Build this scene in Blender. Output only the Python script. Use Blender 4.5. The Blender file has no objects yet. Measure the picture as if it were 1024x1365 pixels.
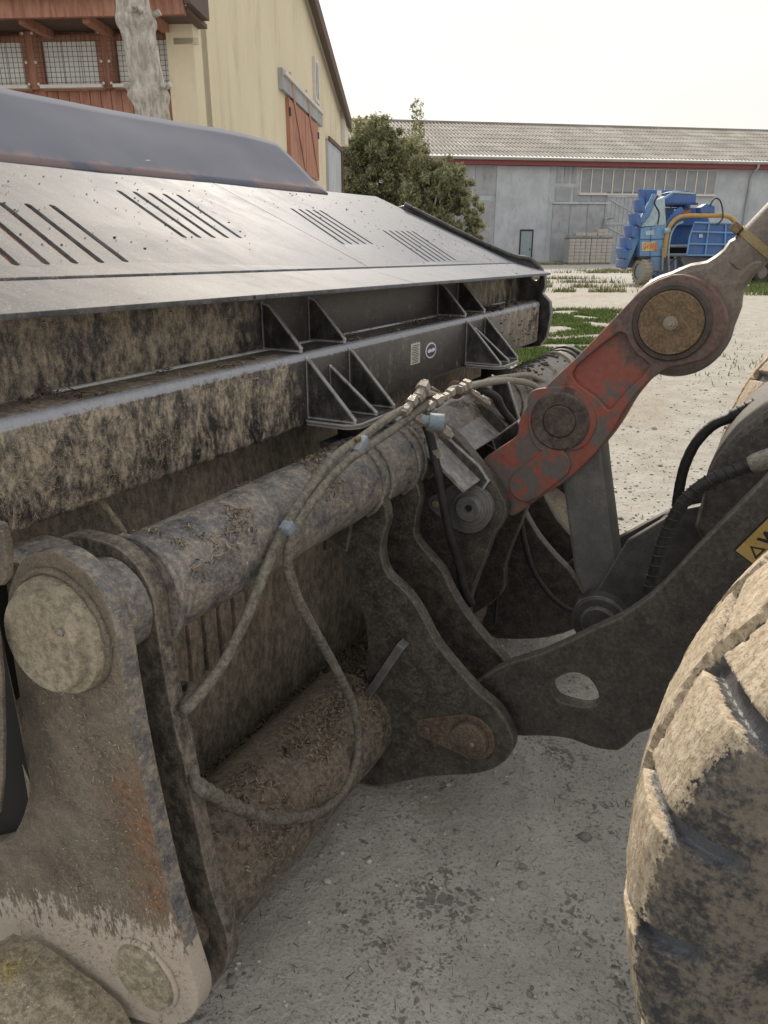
import bpy, bmesh, math, random
import numpy as np
from mathutils import Vector, Matrix, noise
random.seed(7); rng = np.random.default_rng(7)
C = bpy.context.scene.collection
SC = bpy.context.scene
R = math.radians
# World frame: +Y runs along the bucket's width (away from us), +X from the bucket towards the loader, Z up.
TH = R(28.2655)          # camera looks 28.27 degrees to the left of +Y
# ------------------------------------------------------------------ camera, sky, sun, exposure
cam = bpy.data.cameras.new('camera'); co = bpy.data.objects.new('camera', cam); C.objects.link(co)
co.location = (0, 0, 1.65); co.rotation_euler = (R(90 - 19.953), 0, TH)
cam.sensor_fit = 'VERTICAL'; cam.sensor_height = 36; cam.sensor_width = 27; cam.lens = 993 / 1365 * 36
cam.clip_start = .05; cam.clip_end = 4000
SC.camera = co
SUN_EL, SUN_AZ = R(33), R(90) + TH + R(3)      # azimuth as an angle from +X
w = bpy.data.worlds.new("World"); SC.world = w; w.use_nodes = True
nt = w.node_tree; bg = nt.nodes['Background']
sky = nt.nodes.new('ShaderNodeTexSky'); sky.sky_type = 'NISHITA'; sky.sun_disc = False
sky.sun_elevation = SUN_EL; sky.sun_rotation = R(90) - SUN_AZ; sky.dust_density = 4; sky.air_density = 1.2
mx = nt.nodes.new('ShaderNodeMix'); mx.data_type = 'RGBA'; mx.inputs[0].default_value = .95
tc = nt.nodes.new('ShaderNodeTexCoord'); mp = nt.nodes.new('ShaderNodeMapping'); mp.inputs['Scale'].default_value = (1, 1, 3.5)
nz = nt.nodes.new('ShaderNodeTexNoise'); nz.inputs['Scale'].default_value = 2.2; nz.inputs['Detail'].default_value = 4
rp = nt.nodes.new('ShaderNodeValToRGB')
rp.color_ramp.elements[0].position = .3; rp.color_ramp.elements[0].color = (4.45, 4.38, 4.24, 1)
rp.color_ramp.elements[1].position = .7; rp.color_ramp.elements[1].color = (5.0, 4.91, 4.74, 1)
nt.links.new(tc.outputs['Generated'], mp.inputs[0]); nt.links.new(mp.outputs[0], nz.inputs['Vector'])
nt.links.new(nz.outputs['Fac'], rp.inputs[0]); nt.links.new(sky.outputs[0], mx.inputs[6]); nt.links.new(rp.outputs[0], mx.inputs[7])
nt.links.new(mx.outputs[2], bg.inputs[0]); bg.inputs[1].default_value = .1
sl = bpy.data.lights.new('sun', 'SUN'); sl.energy = 2.15; sl.angle = R(10); sl.color = (1, .9, .77)
so = bpy.data.objects.new('sun', sl); C.objects.link(so)
sd = Vector((math.cos(SUN_EL) * math.cos(SUN_AZ), math.cos(SUN_EL) * math.sin(SUN_AZ), math.sin(SUN_EL)))
so.rotation_euler = sd.to_track_quat('Z', 'Y').to_euler(); so.location = (0, 0, 20)
vs = SC.view_settings; vs.view_transform = 'Standard'; vs.look = 'None'; vs.gamma = 1; vs.exposure = 1.0
vs.use_curve_mapping = False

# ------------------------------------------------------------------ material helpers
class NB:
    def __init__(s, name):
        s.m = bpy.data.materials.new(name); s.m.use_nodes = True; s.t = s.m.node_tree; s.n = s.t.nodes; s.l = s.t.links
        s.p = s.n['Principled BSDF']; s.geo = s.n.new('ShaderNodeNewGeometry')
    def put(s, sock, v):
        if isinstance(v, bpy.types.NodeSocket): s.l.new(v, sock)
        elif isinstance(v, (tuple, list)): sock.default_value = tuple(v) + ((1,) if len(v) == 3 and sock.type == 'RGBA' else ())
        else: sock.default_value = v
    def vec(s, scale=(1, 1, 1), rot=(0, 0, 0), obj=False):
        mp = s.n.new('ShaderNodeMapping'); mp.inputs['Scale'].default_value = scale; mp.inputs['Rotation'].default_value = rot
        if obj: s.l.new(s.n.new('ShaderNodeTexCoord').outputs['Object'], mp.inputs[0])
        else: s.l.new(s.geo.outputs['Position'], mp.inputs[0])
        return mp.outputs[0]
    def noise(s, v, sc, det=5, ro=.6, dist=0):
        x = s.n.new('ShaderNodeTexNoise'); x.inputs['Scale'].default_value = sc; x.inputs['Detail'].default_value = det
        x.inputs['Roughness'].default_value = ro; x.inputs['Distortion'].default_value = dist; s.l.new(v, x.inputs['Vector']); return x.outputs['Fac']
    def voro(s, v, sc, feature='F1', rnd=1):
        x = s.n.new('ShaderNodeTexVoronoi'); x.feature = feature; x.inputs['Scale'].default_value = sc
        x.inputs['Randomness'].default_value = rnd; s.l.new(v, x.inputs['Vector']); return x.outputs['Distance']
    def math(s, op, a, b=0.0, c=0.0, clamp=False):
        x = s.n.new('ShaderNodeMath'); x.operation = op; x.use_clamp = clamp
        for i, q in enumerate((a, b, c)): s.put(x.inputs[i], q)
        return x.outputs[0]
    def ss(s, v, lo, hi):
        x = s.n.new('ShaderNodeMapRange'); x.interpolation_type = 'SMOOTHSTEP'
        s.put(x.inputs[0], v); x.inputs[1].default_value = lo; x.inputs[2].default_value = hi; return x.outputs[0]
    def mr(s, v, a, b):
        x = s.n.new('ShaderNodeMapRange'); s.put(x.inputs[0], v); x.inputs[3].default_value = a; x.inputs[4].default_value = b; return x.outputs[0]
    def mix(s, f, a, b):
        x = s.n.new('ShaderNodeMix'); x.data_type = 'RGBA'; s.put(x.inputs[0], f); s.put(x.inputs[6], a); s.put(x.inputs[7], b); return x.outputs[2]
    def mulc(s, a, b):
        x = s.n.new('ShaderNodeMix'); x.data_type = 'RGBA'; x.blend_type = 'MULTIPLY'; x.inputs[0].default_value = 1; s.put(x.inputs[6], a); s.put(x.inputs[7], b); return x.outputs[2]
    def attr(s, name):
        x = s.n.new('ShaderNodeAttribute'); x.attribute_name = name; return x.outputs['Color']
    def sep(s, v):
        x = s.n.new('ShaderNodeSeparateXYZ'); s.l.new(v, x.inputs[0]); return x.outputs
    def bump(s, h, st=.3, d=.01):
        x = s.n.new('ShaderNodeBump'); x.inputs['Strength'].default_value = st; x.inputs['Distance'].default_value = d; s.l.new(h, x.inputs['Height']); s.l.new(x.outputs[0], s.p.inputs['Normal'])
    def edge(s, r=.008):
        b = s.n.new('ShaderNodeBevel'); b.samples = 4; b.inputs['Radius'].default_value = r
        d = s.n.new('ShaderNodeVectorMath'); d.operation = 'DOT_PRODUCT'; s.l.new(b.outputs[0], d.inputs[0]); s.l.new(s.geo.outputs['Normal'], d.inputs[1])
        return s.ss(d.outputs['Value'], .97, .80)
    def fin(s, col, rough=.8, metal=0, spec=.5):
        s.put(s.p.inputs['Base Color'], col); s.put(s.p.inputs['Roughness'], rough); s.put(s.p.inputs['Metallic'], metal)
        s.put(s.p.inputs['Specular IOR Level'], spec); return s.m

def grime(name, paint, dust, amt=.5, sc=7, streak=1.0, rough=(.4, .9), top=.25, spots=0, spotc=(.02, .018, .016), rust=0,
          rustc=(.16, .06, .025), wear_glint=0, wear_glintc=(.3, .29, .27), bump=.35, metal=0, soft=.12, fleck=.0, vsc=1.0, band=None, er=.008, yf=None):
    n = NB(name); v = n.vec((1, 1, 1 / streak)); v1 = n.vec()
    a = n.noise(v, sc, 8, .65, .4); b = n.noise(v, sc * 4.5, 6, .7); c = n.noise(v1, sc * 28, 3, .6)
    nz = n.sep(n.geo.outputs['Normal'])[2]
    mask = n.math('ADD', n.math('ADD', n.math('MULTIPLY', a, .5), n.math('MULTIPLY', b, .33)), n.math('MULTIPLY', c, .17))
    mask = n.math('ADD', mask, n.math('MULTIPLY', n.math('MAXIMUM', nz, 0), top * .4))
    t = .72 - .44 * amt
    if yf:
        yy = n.sep(n.geo.outputs['Position'])[1]; k_ = n.math('MULTIPLY', n.ss(yy, yf[0], yf[1]), n.ss(yy, yf[3], yf[2])); mask = n.math('SUBTRACT', mask, n.math('MULTIPLY', k_, .12))
    d = n.ss(mask, t - soft, t + soft)
    if yf: paint = tuple(paint)
    soft *= 1.05; c2 = n.noise(v1, 150, 3, .65)
    dv = n.mix(n.ss(b, .35, .65), tuple(x * .55 for x in dust), tuple(x * 1.25 for x in dust))
    dv = n.mix(n.math('MULTIPLY', n.ss(c, .35, .75), .5), dv, tuple(x * 1.5 for x in dust))
    pv = n.mix(n.ss(a, .3, .7), tuple(x * .75 for x in paint), tuple(x * 1.25 for x in paint))
    if yf: pv = n.mix(n.math('MULTIPLY', k_, n.mr(n.noise(v1, 2.2, 4), .2, 1.0)), pv, (.082, .078, .072))
    col = n.mix(d, pv, dv)
    if rust:
        rm = n.noise(n.vec((1, 1, .5)), 3.1, 8, .7, .6)
        col = n.mix(n.math('MULTIPLY', n.ss(rm, .68 - .3 * rust, .80 - .3 * rust), .8), col, n.mix(b, rustc, tuple(x * .5 for x in rustc)))
    if spots:
        sp = n.noise(n.vec((1, 1, .45)), 26, 3, .5); big = n.noise(v1, 3.3, 2)
        sm = n.math('MULTIPLY', n.ss(sp, .66 - .14 * spots, .70 - .14 * spots), n.ss(big, .3, .6))
        col = n.mix(sm, col, spotc)
    col = n.mix(n.math('MULTIPLY', n.ss(c2, .56, .66), .45), col, tuple(x * .35 for x in dust))
    col = n.mix(n.math('MULTIPLY', n.ss(c2, .40, .30), .35), col, tuple(min(1, x * 1.7) for x in dust))
    if fleck:
        fv = n.noise(n.vec((1, 1, 3), (0, .6, .5)), 60, 2, .5, 1.5)
        col = n.mix(n.math('MULTIPLY', n.ss(fv, .68, .72), fleck), col, tuple(min(1, x * 2.2) for x in dust))
    if wear_glint:
        e = n.math('MULTIPLY', n.edge(er), n.ss(b, .2, .5)); col = n.mix(n.math('MULTIPLY', e, wear_glint), col, wear_glintc)  # pale edges: bare wear; on gussets and beam a painted sky reflection
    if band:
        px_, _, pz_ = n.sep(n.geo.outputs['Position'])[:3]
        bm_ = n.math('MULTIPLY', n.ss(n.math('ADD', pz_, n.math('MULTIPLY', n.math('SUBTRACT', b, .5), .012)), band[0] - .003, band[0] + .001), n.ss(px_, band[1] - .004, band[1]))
        col = n.mix(n.math('MULTIPLY', bm_, .85), col, (.36, .375, .43))  # pale strip on the beam's upper corner, its sky reflection painted in
    n.bump(n.math('ADD', n.math('MULTIPLY', b, .7), n.math('ADD', n.math('MULTIPLY', c, .5), n.math('MULTIPLY', c2, .3))), bump, .008)
    r = n.mr(d, rough[0], rough[1])
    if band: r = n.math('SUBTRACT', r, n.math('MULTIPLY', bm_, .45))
    if wear_glint: r = n.math('SUBTRACT', r, n.math('MULTIPLY', e, .3))
    return n.fin(col, r, metal)

def plain(name, col, rough=.6, metal=0, var=.25, sc=8, bump=.1, obj=False):
    n = NB(name); a = n.noise(n.vec(obj=obj), sc, 6, .6)
    c = n.mix(a, tuple(x * (1 - var) for x in col), tuple(x * (1 + var) for x in col)); n.bump(a, bump, .01); return n.fin(c, rough, metal)

DUST = (.31, .262, .20); DARKD = (.105, .086, .068)
M = {}
M['steel_back'] = grime('dusty_black_steel', (.022, .021, .024), DUST, .50, 17, 1.8, (.30, .92), .1, wear_glint=.9, wear_glintc=(.34, .35, .40), fleck=.5, soft=.09, band=(1.344, -1.186), yf=(1.55, 1.8, 2.9, 3.5))
M['steel_up'] = grime('thin_dust_black_steel', (.02, .02, .022), DUST, .5, 7, 2.4, (.35, .92), .1, fleck=.4, soft=.16)
M['steel_wall'] = grime('brown_dirty_wall', (.04, .035, .03), (.31, .26, .20), .66, 12, 2, (.6, .95), .2, wear_glint=0, fleck=.35, soft=.2)
M['steel_clean'] = grime('black_paint_thin_dust', (.013, .013, .015), (.12, .112, .10), .36, 8, 2, (.3, .7), .1, wear_glint=1, wear_glintc=(.85, .84, .82), soft=.18, bump=.15, er=.014)  # near-white edges put the sky's reflection into the colour of the cut faces
M['ear'] = grime('dark_ear_plate', (.034, .032, .030), (.125, .108, .088), .44, 24, 1, (.42, .8), .1, wear_glint=.7, wear_glintc=(.32, .28, .22), rust=.12, soft=.16, bump=.3)
M['tube'] = grime('dusty_tube', (.10, .105, .125), (.29, .25, .20), .50, 18, 1, (.24, .8), .0, fleck=.6, soft=.13, bump=.45)
M['outer0'] = grime('mud_caked_plate', (.05, .045, .04), (.19, .155, .115), .82, 9, 1, (.5, .9), .2, rust=.42, rustc=(.22, .09, .035), fleck=.4, wear_glint=.4, wear_glintc=(.35, .28, .2), bump=.8)
def outer_mat():
    n = NB('rust_and_mud_plate'); v = n.vec(); P_ = n.sep(n.geo.outputs['Position']); dg = n.noise(n.vec((5, 5, 1.6), (0, -.75, 0)), 14, 6, .75)
    a = n.noise(v, 8, 8, .7, .5); b = n.noise(v, 42, 6, .7); c = n.noise(v, 170, 3, .6); g = n.noise(v, 3.5, 4, .6)
    col = n.mix(n.ss(n.math('ADD', n.math('MULTIPLY', a, .7), n.math('MULTIPLY', b, .3)), .38, .60), (.105, .088, .07), (.235, .197, .15)); col = n.mix(n.math('MULTIPLY', n.ss(b, .45, .65), .6), col, (.10, .085, .07))
    col = n.mix(n.math('MULTIPLY', n.ss(c, .6, .7), .6), col, (.34, .29, .22))
    f2 = n.noise(v, 260, 3, .7); col = n.mix(n.math('MULTIPLY', n.ss(f2, .55, .66), .55), col, (.045, .036, .028)); col = n.mix(n.math('MULTIPLY', n.ss(f2, .42, .32), .4), col, (.42, .36, .28))
    # rust band along the loader-side edge, with its own ragged outline
    xe = n.math('ADD', P_[0], n.math('MULTIPLY', P_[2], .22)); xe = n.math('ADD', xe, n.math('MULTIPLY', n.math('SUBTRACT', a, .5), .22))
    zc = n.math('ABSOLUTE', n.math('SUBTRACT', P_[2], .60)); rm = n.math('MULTIPLY', n.ss(xe, -.88, -.74), n.ss(n.math('ADD', zc, n.math('MULTIPLY', g, .15)), .33, .16))
    rust = n.mix(n.ss(b, .35, .65), (.10, .055, .032), (.31, .155, .08)); rm = n.math('MULTIPLY', rm, n.mr(n.ss(n.noise(v, 16, 7, .75), .38, .6), .25, .9)); col = n.mix(rm, col, rust)
    # pale scuffed mud near the bottom
    zz = n.math('ADD', P_[2], n.math('MULTIPLY', n.math('SUBTRACT', P_[0], -1.0), -.35)); zz = n.math('ADD', zz, n.math('MULTIPLY', n.math('SUBTRACT', b, .5), .22)); zz = n.math('ADD', zz, n.math('MULTIPLY', n.math('SUBTRACT', dg, .5), .55))
    col = n.mix(n.math('MULTIPLY', n.ss(zz, .40, .33), .9), col, n.mix(c, (.44, .37, .30), (.60, .53, .45)))
    e = n.math('MULTIPLY', n.edge(.006), n.ss(b, .35, .6)); col = n.mix(n.math('MULTIPLY', e, .6), col, (.42, .36, .27))
    n.bump(n.math('ADD', n.math('MULTIPLY', b, .8), n.math('MULTIPLY', c, .5)), .7, .008)
    return n.fin(col, n.mr(a, .6, .92))
M['outer'] = outer_mat()
M['capsteel'] = grime('dusty_pin_cap', (.08, .07, .055), (.33, .285, .21), .85, 12, 1, (.5, .9), .2, rust=.1, fleck=.5, wear_glint=.5, wear_glintc=(.4, .4, .42), bump=.7)
M['lowtube'] = grime('muddy_low_tube', (.035, .031, .028), (.22, .182, .14), .6, 15, 1, (.4, .95), .2, fleck=.5, bump=.9)
M['arm'] = grime('dark_lift_arm', (.024, .022, .021), (.10, .088, .076), .5, 18, 1, (.42, .7), .3, wear_glint=.8, wear_glintc=(.33, .29, .23), soft=.2, bump=.45)
M['armclean'] = grime('grey_black_arm', (.03, .03, .032), (.085, .08, .073), .35, 5, 1, (.45, .7), .2, wear_glint=.9, wear_glintc=(.34, .32, .3), soft=.3, bump=.12)
M['link'] = grime('grey_link_paint', (.11, .112, .115), (.15, .14, .125), .4, 5, 1, (.5, .75), .1, wear_glint=.7, wear_glintc=(.3, .3, .3), soft=.3, bump=.1)
M['rustcap'] = grime('rusty_cap', (.11, .068, .04), (.27, .19, .11), .55, 34, 1, (.6, .9), 0, rust=.45, rustc=(.20, .09, .035), bump=.7, soft=.2)
M['greasy'] = grime('greasy_dark', (.035, .028, .025), (.07, .05, .04), .45, 9, 1, (.35, .6), 0, rust=.2, bump=.3)
M['rod'] = grime('grey_brown_cylinder', (.13, .115, .105), (.19, .15, .12), .55, 5, 1, (.38, .6), .1, rust=.12, rustc=(.2, .11, .07), soft=.3, bump=.12)
M['band'] = grime('yellow_band', (.32, .24, .10), (.22, .18, .11), .5, 8, 1, (.5, .8), 0, bump=.2)
M['rubber'] = grime('black_rubber', (.016, .016, .016), (.05, .046, .04), .3, 20, 1, (.5, .8), .1, bump=.4)
M['hose_dusty'] = grime('dusty_hose', (.07, .066, .06), (.21, .19, .155), .6, 18, 1, (.6, .9), .2, fleck=.4, bump=.8)
M['hose_grey'] = grime('grey_hose', (.12, .115, .105), (.24, .22, .18), .6, 18, 1, (.4, .7), .2, bump=.3)
M['fitting'] = grime('zinc_fitting', (.36, .34, .31), (.25, .2, .14), .45, 30, 1, (.35, .7), 0, bump=.4, metal=.4)
M['blueclip'] = grime('pale_blue_clip', (.20, .32, .42), (.25, .21, .17), .48, 30, 1, (.5, .8), 0, rust=.25, bump=.3)
M['darkvoid'] = plain('dark_interior', (.012, .011, .010), .9)
M['rubber2'] = plain('stop_rubber', (.02, .018, .017), .7)
M['whiteplate'] = plain('white_plate', (.55, .53, .48), .5, sc=60)
M['inkblack'] = plain('ink_black', (.02, .02, .02), .6)
M['badgeblue'] = plain('badge_blue', (.03, .04, .12), .4)
M['white'] = plain('white_ink', (.7, .7, .72), .5, var=.1)

def red_lever():
    n = NB('worn_red_paint'); v = n.vec()
    a = n.noise(v, 13, 9, .75, .3); b = n.noise(v, 60, 6, .7); g = n.noise(v, 3.6, 3)
    m = n.math('ADD', n.math('MULTIPLY', a, .7), n.math('MULTIPLY', g, .3)); m2 = n.math('ADD', m, n.math('MULTIPLY', b, .12))
    grey = n.mix(b, (.085, .075, .073), (.17, .15, .142)); red = n.mix(b, (.17, .05, .036), (.36, .115, .082))
    col = n.mix(n.ss(m2, .532, .556), grey, red)
    br = n.noise(v, 6, 6, .7); col = n.mix(n.math('MULTIPLY', n.ss(br, .58, .66), .8), col, (.055, .033, .025))
    P_ = n.n.new('ShaderNodeVectorMath'); P_.operation = 'DISTANCE'; n.l.new(n.vec((1, 0, 1)), P_.inputs[0]); P_.inputs[1].default_value = (-.294, 0, 1.456)
    hd = n.ss(n.math('ADD', P_.outputs['Value'], n.math('MULTIPLY', n.math('SUBTRACT', a, .5), .10)), .185, .145); col = n.mix(n.math('MULTIPLY', hd, .9), col, n.mix(n.ss(b, .35, .65), (.085, .06, .052), (.16, .115, .10)))
    e = n.math('MULTIPLY', n.edge(.012), .75); col = n.mix(e, col, (.2, .07, .045))
    n.bump(n.math('ADD', a, b), .25, .005); return n.fin(col, n.mr(b, .5, .75))
M['lever'] = red_lever()

def top_panel_mat(name, paint, dustc, a0, rough):
    n = NB(name); v = n.vec((1, 1, 1)); vs_ = n.vec((.25, 1.2, 1), (0, 0, .25))
    a = n.noise(v, 2.2, 7, .65, .3); st = n.noise(vs_, 14, 7, .7); c = n.noise(v, 160, 2, .5); bl = n.noise(v, 34, 2, .45)
    d = n.ss(n.math('ADD', n.math('MULTIPLY', a, .5), n.math('MULTIPLY', st, .5)), .55 - .3 * a0, .87 - .3 * a0)
    yy = n.sep(n.geo.outputs['Position'])[1]; sheen_loss = n.ss(n.math('ADD', yy, n.math('MULTIPLY', n.math('SUBTRACT', st, .5), 1.6)), 2.5, 1.1)  # near end painted darker, where the plate mirrors less of the bright sky
    col = n.mix(d, paint, dustc); col = n.mix(n.math('MULTIPLY', sheen_loss, .8), col, n.mix(n.ss(st, .4, .6), (.055, .052, .052), (.13, .122, .115)))
    col = n.mix(n.math('MULTIPLY', n.ss(c, .62, .7), .4), col, tuple(min(1, x * 1.6) for x in dustc))
    col = n.mix(n.ss(bl, .73, .76), col, (.03, .027, .025))
    sp = n.noise(v, 75, 2, .4); col = n.mix(n.ss(sp, .73, .77), col, (.025, .022, .02))
    n.bump(n.math('ADD', st, n.math('MULTIPLY', c, .3)), .12, .004)
    return n.fin(col, n.mix(d, (rough,) * 3, (rough + .15,) * 3), 0, .16)
M['sheet'] = grime('pale_sky_sheet', (.16, .165, .175), (.30, .28, .25), .5, 9, 1, (.3, .6), 0, fleck=.3, bump=.2)  # pale colour stands in for sky reflected off the cover plates
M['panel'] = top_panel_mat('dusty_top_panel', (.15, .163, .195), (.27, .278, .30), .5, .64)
def guard_mat():
    n = NB('blue_grey_guard_paint'); v = n.vec(); a = n.noise(v, 3, 6, .6, .4); b = n.noise(n.vec((1, 1, 1), (0, 0, .3)), 9, 8, .75, 1.0); c = n.noise(v, 90, 3)
    col = n.mix(a, (.115, .125, .165), (.165, .175, .215)); col = n.mix(n.math('MULTIPLY', n.ss(b, .56, .68), .55), col, (.16, .155, .17))
    sc_ = n.noise(n.vec((1, .25, 1), (0, .3, .9)), 38, 2); col = n.mix(n.ss(sc_, .73, .76), col, (.45, .44, .42))
    z = n.sep(n.geo.outputs['Position'])[2]; e = n.ss(n.math('ADD', z, n.math('MULTIPLY', b, .09)), 1.955, 1.93)
    col = n.mix(n.math('MULTIPLY', n.math('MULTIPLY', e, n.ss(n.noise(v, 4.5, 3), .45, .52)), .7), col, (.27, .19, .18))
    n.bump(b, .1, .004); return n.fin(col, .9, 0, .1)
M['guard'] = guard_mat()

def tyre_mat():
    n = NB('muddy_tyre'); v = n.vec(); m = n.sep(n.attr('col')); a = n.noise(v, 9, 8, .7, .4); b = n.noise(n.vec((1, 1, .5), (.4, 0, 0)), 60, 5, .7); c = n.noise(v, 180, 2)
    k = n.math('ADD', m[0], n.math('MULTIPLY', n.math('SUBTRACT', a, .5), 1.5)); k = n.math('ADD', k, n.math('MULTIPLY', n.math('SUBTRACT', b, .5), .5))
    f_ = n.noise(v, 95, 5, .75); k = n.math('ADD', k, n.math('MULTIPLY', n.math('SUBTRACT', f_, .5), .9)); d = n.ss(k, .47, .60)
    mud = n.mix(n.ss(b, .3, .7), (.34, .27, .185), (.60, .51, .385)); mud = n.mix(n.ss(c, .6, .72), mud, (.2, .145, .09))
    mud = n.mix(n.ss(f_, .52, .62), mud, (.27, .215, .15))
    rub = n.mix(n.ss(n.math('ADD', n.math('MULTIPLY', a, .6), n.math('MULTIPLY', f_, .4)), .42, .56), (.026, .027, .031), (.15, .13, .105))
    rub = n.mix(n.math('MULTIPLY', m[1], .9), rub, (.075, .082, .10))
    n.bump(n.math('ADD', n.math('MULTIPLY', b, 1.0), n.math('MULTIPLY', c, .35)), .4, .010)
    return n.fin(n.mix(d, rub, mud), n.mr(d, .36, .95))
M['tyre'] = tyre_mat()

# ------------------------------------------------------------------ object helpers
def wloc(o):
    v = Vector((0, 0, 0))
    while o is not None: v += o.location; o = o.parent
    return v
def link(name, me, mat, parent=None, local=False, kind=None, label=None):
    if mat is not None: me.materials.clear(); me.materials.append(mat)
    if parent is not None and not local:
        me.transform(Matrix.Translation(-wloc(parent)))
    me.name = name
    o = bpy.data.objects.new(name, me); C.objects.link(o)
    if parent is not None: o.parent = parent
    if kind: o['kind'] = kind
    if label: o['label'] = label
    return o
def thing(name, label, cat, loc=(0, 0, 0), rz=0, group=None):
    o = bpy.data.objects.new(name, None); C.objects.link(o); o.location = loc; o.rotation_euler = (0, 0, rz)
    o.empty_display_size = .2; o['label'] = label; o['category'] = cat
    if group: o['group'] = group
    return o
def tagm(o, label, cat, group=None):
    o['label'] = label; o['category'] = cat
    if group: o['group'] = group
    return o
def smooth(me, ang=35):
    me.polygons.foreach_set('use_smooth', [True] * len(me.polygons)); me.set_sharp_from_angle(angle=R(ang)); return me
def mesh(bm, ang=35):
    me = bpy.data.meshes.new('m'); bm.to_mesh(me); bm.free(); return smooth(me, ang)
def cr(pts, n=4, closed=True):       # Catmull-Rom through the points
    out = []; N = len(pts); P = [Vector(p) for p in pts]
    rngs = range(N if closed else N - 1)
    for i in rngs:
        p0, p1, p2, p3 = (P[(i - 1) % N] if closed or i > 0 else P[0] * 2 - P[1]), P[i], P[(i + 1) % N], (P[(i + 2) % N] if closed or i < N - 2 else P[-1] * 2 - P[-2])
        for k in range(n):
            t = k / n
            out.append(tuple(.5 * ((2 * p1) + (p2 - p0) * t + (2 * p0 - 5 * p1 + 4 * p2 - p3) * t * t + (3 * p1 - p0 - 3 * p2 + p3) * t ** 3)))
    if not closed: out.append(tuple(P[-1]))
    return out
def rnd(pts, r, n=4):                 # polygon with rounded corners
    out = []; N = len(pts); P = [Vector(p) for p in pts]
    for i in range(N):
        a, b, c = P[i - 1], P[i], P[(i + 1) % N]
        da, dc = (a - b), (c - b); ra = min(r, da.length * .45, dc.length * .45)
        s, e = b + da.normalized() * ra, b + dc.normalized() * ra
        for k in range(n + 1):
            t = k / n; out.append(tuple((1 - t) ** 2 * s + 2 * t * (1 - t) * b + t * t * e))
    return out
def circ(c, r, n=32, ry=None):
    return [(c[0] + r * math.cos(2 * math.pi * k / n), c[1] + (ry or r) * math.sin(2 * math.pi * k / n)) for k in range(n)]
def slot(p, q, hw, n=5):
    p, q = Vector(p), Vector(q); d = (q - p).normalized(); e = Vector((-d.y, d.x)); out = []
    for c, s in ((q, 1), (p, -1)):
        for k in range(n + 1):
            t = math.pi * (k / n - .5); out.append(tuple(c + d * s * math.cos(t) * hw - e * s * math.sin(t) * -hw))
    return out
def plate_mesh(loops, t, O=(0, 0, 0), ex=(1, 0, 0), ey=(0, 0, 1), bev=.002):
    """solid plate: outline(s) in the plane O+x*ex+y*ey, front face on the plane, body behind it"""
    cu = bpy.data.curves.new('c', 'CURVE'); cu.dimensions = '2D'; cu.fill_mode = 'BOTH'
    bev = min(bev, t * .45); cu.extrude = t / 2 - bev; cu.bevel_depth = bev; cu.bevel_resolution = 1; cu.offset = -bev
    for pts in loops:
        s = cu.splines.new('POLY'); s.points.add(len(pts) - 1)
        for p, q in zip(s.points, pts): p.co = (q[0], q[1], 0, 1)
        s.use_cyclic_u = True
    ob = bpy.data.objects.new('x', cu); me = bpy.data.meshes.new_from_object(ob)
    bpy.data.objects.remove(ob); bpy.data.curves.remove(cu)
    ex, ey = Vector(ex).normalized(), Vector(ey).normalized(); ez = ex.cross(ey); O = Vector(O) - ez * (t / 2)
    me.transform(Matrix(((ex.x, ey.x, ez.x, O.x), (ex.y, ey.y, ez.y, O.y), (ex.z, ey.z, ez.z, O.z), (0, 0, 0, 1))))
    return smooth(me)
def aplate(name, a, t, outer, mat, parent, holes=(), bev=.002, **k):      # plate square to Y, near face at y=a
    return link(name, plate_mesh([outer] + list(holes), t, (0, a, 0), bev=bev), mat, parent, **k)
def box_mesh(x0, x1, y0, y1, z0, z1, bev=.003, seg=2):
    bm = bmesh.new(); bmesh.ops.create_cube(bm, size=1)
    for v in bm.verts: v.co = Vector(((x0 + x1) / 2 + v.co.x * (x1 - x0), (y0 + y1) / 2 + v.co.y * (y1 - y0), (z0 + z1) / 2 + v.co.z * (z1 - z0)))
    if bev: bmesh.ops.bevel(bm, geom=bm.edges[:], offset=bev, segments=seg, profile=.5, affect='EDGES')
    return mesh(bm, 50 if bev else 30)
def box(name, x0, x1, y0, y1, z0, z1, mat, parent, bev=.003, **k):
    return link(name, box_mesh(x0, x1, y0, y1, z0, z1, bev), mat, parent, **k)
def lathe_mesh(prof, O, d, n=40, up=None):      # prof: list of (dist along d, radius)
    d = Vector(d).normalized(); u = d.orthogonal().normalized(); v = d.cross(u); O = Vector(O); bm = bmesh.new(); rings = []
    for (h, r) in prof:
        if r < 1e-5: rings.append([bm.verts.new(O + d * h)])
        else: rings.append([bm.verts.new(O + d * h + (u * math.cos(2 * math.pi * k / n) + v * math.sin(2 * math.pi * k / n)) * r) for k in range(n)])
    for A, B in zip(rings, rings[1:]):
        for k in range(n):
            a, b = A[k % len(A)], A[(k + 1) % len(A)]; c, e = B[(k + 1) % len(B)], B[k % len(B)]
            vs_ = [x for i, x in enumerate((a, b, c, e)) if x not in (a, b, c, e)[:i]]
            if len(vs_) > 2: bm.faces.new(vs_)
    bmesh.ops.recalc_face_normals(bm, faces=bm.faces[:]); return mesh(bm, 32)
def lathe(name, prof, O, d, mat, parent, n=40, **k): return link(name, lathe_mesh(prof, O, d, n), mat, parent, **k)
def disc(r, t, bev=.004, h0=0):                 # profile of a closed disc from h0 to h0+t
    return [(h0, 0), (h0, r - bev), (h0 + bev * .3, r - bev * .3), (h0 + bev, r), (h0 + t - bev, r), (h0 + t - bev * .3, r - bev * .3), (h0 + t, r - bev), (h0 + t, 0)]
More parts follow.
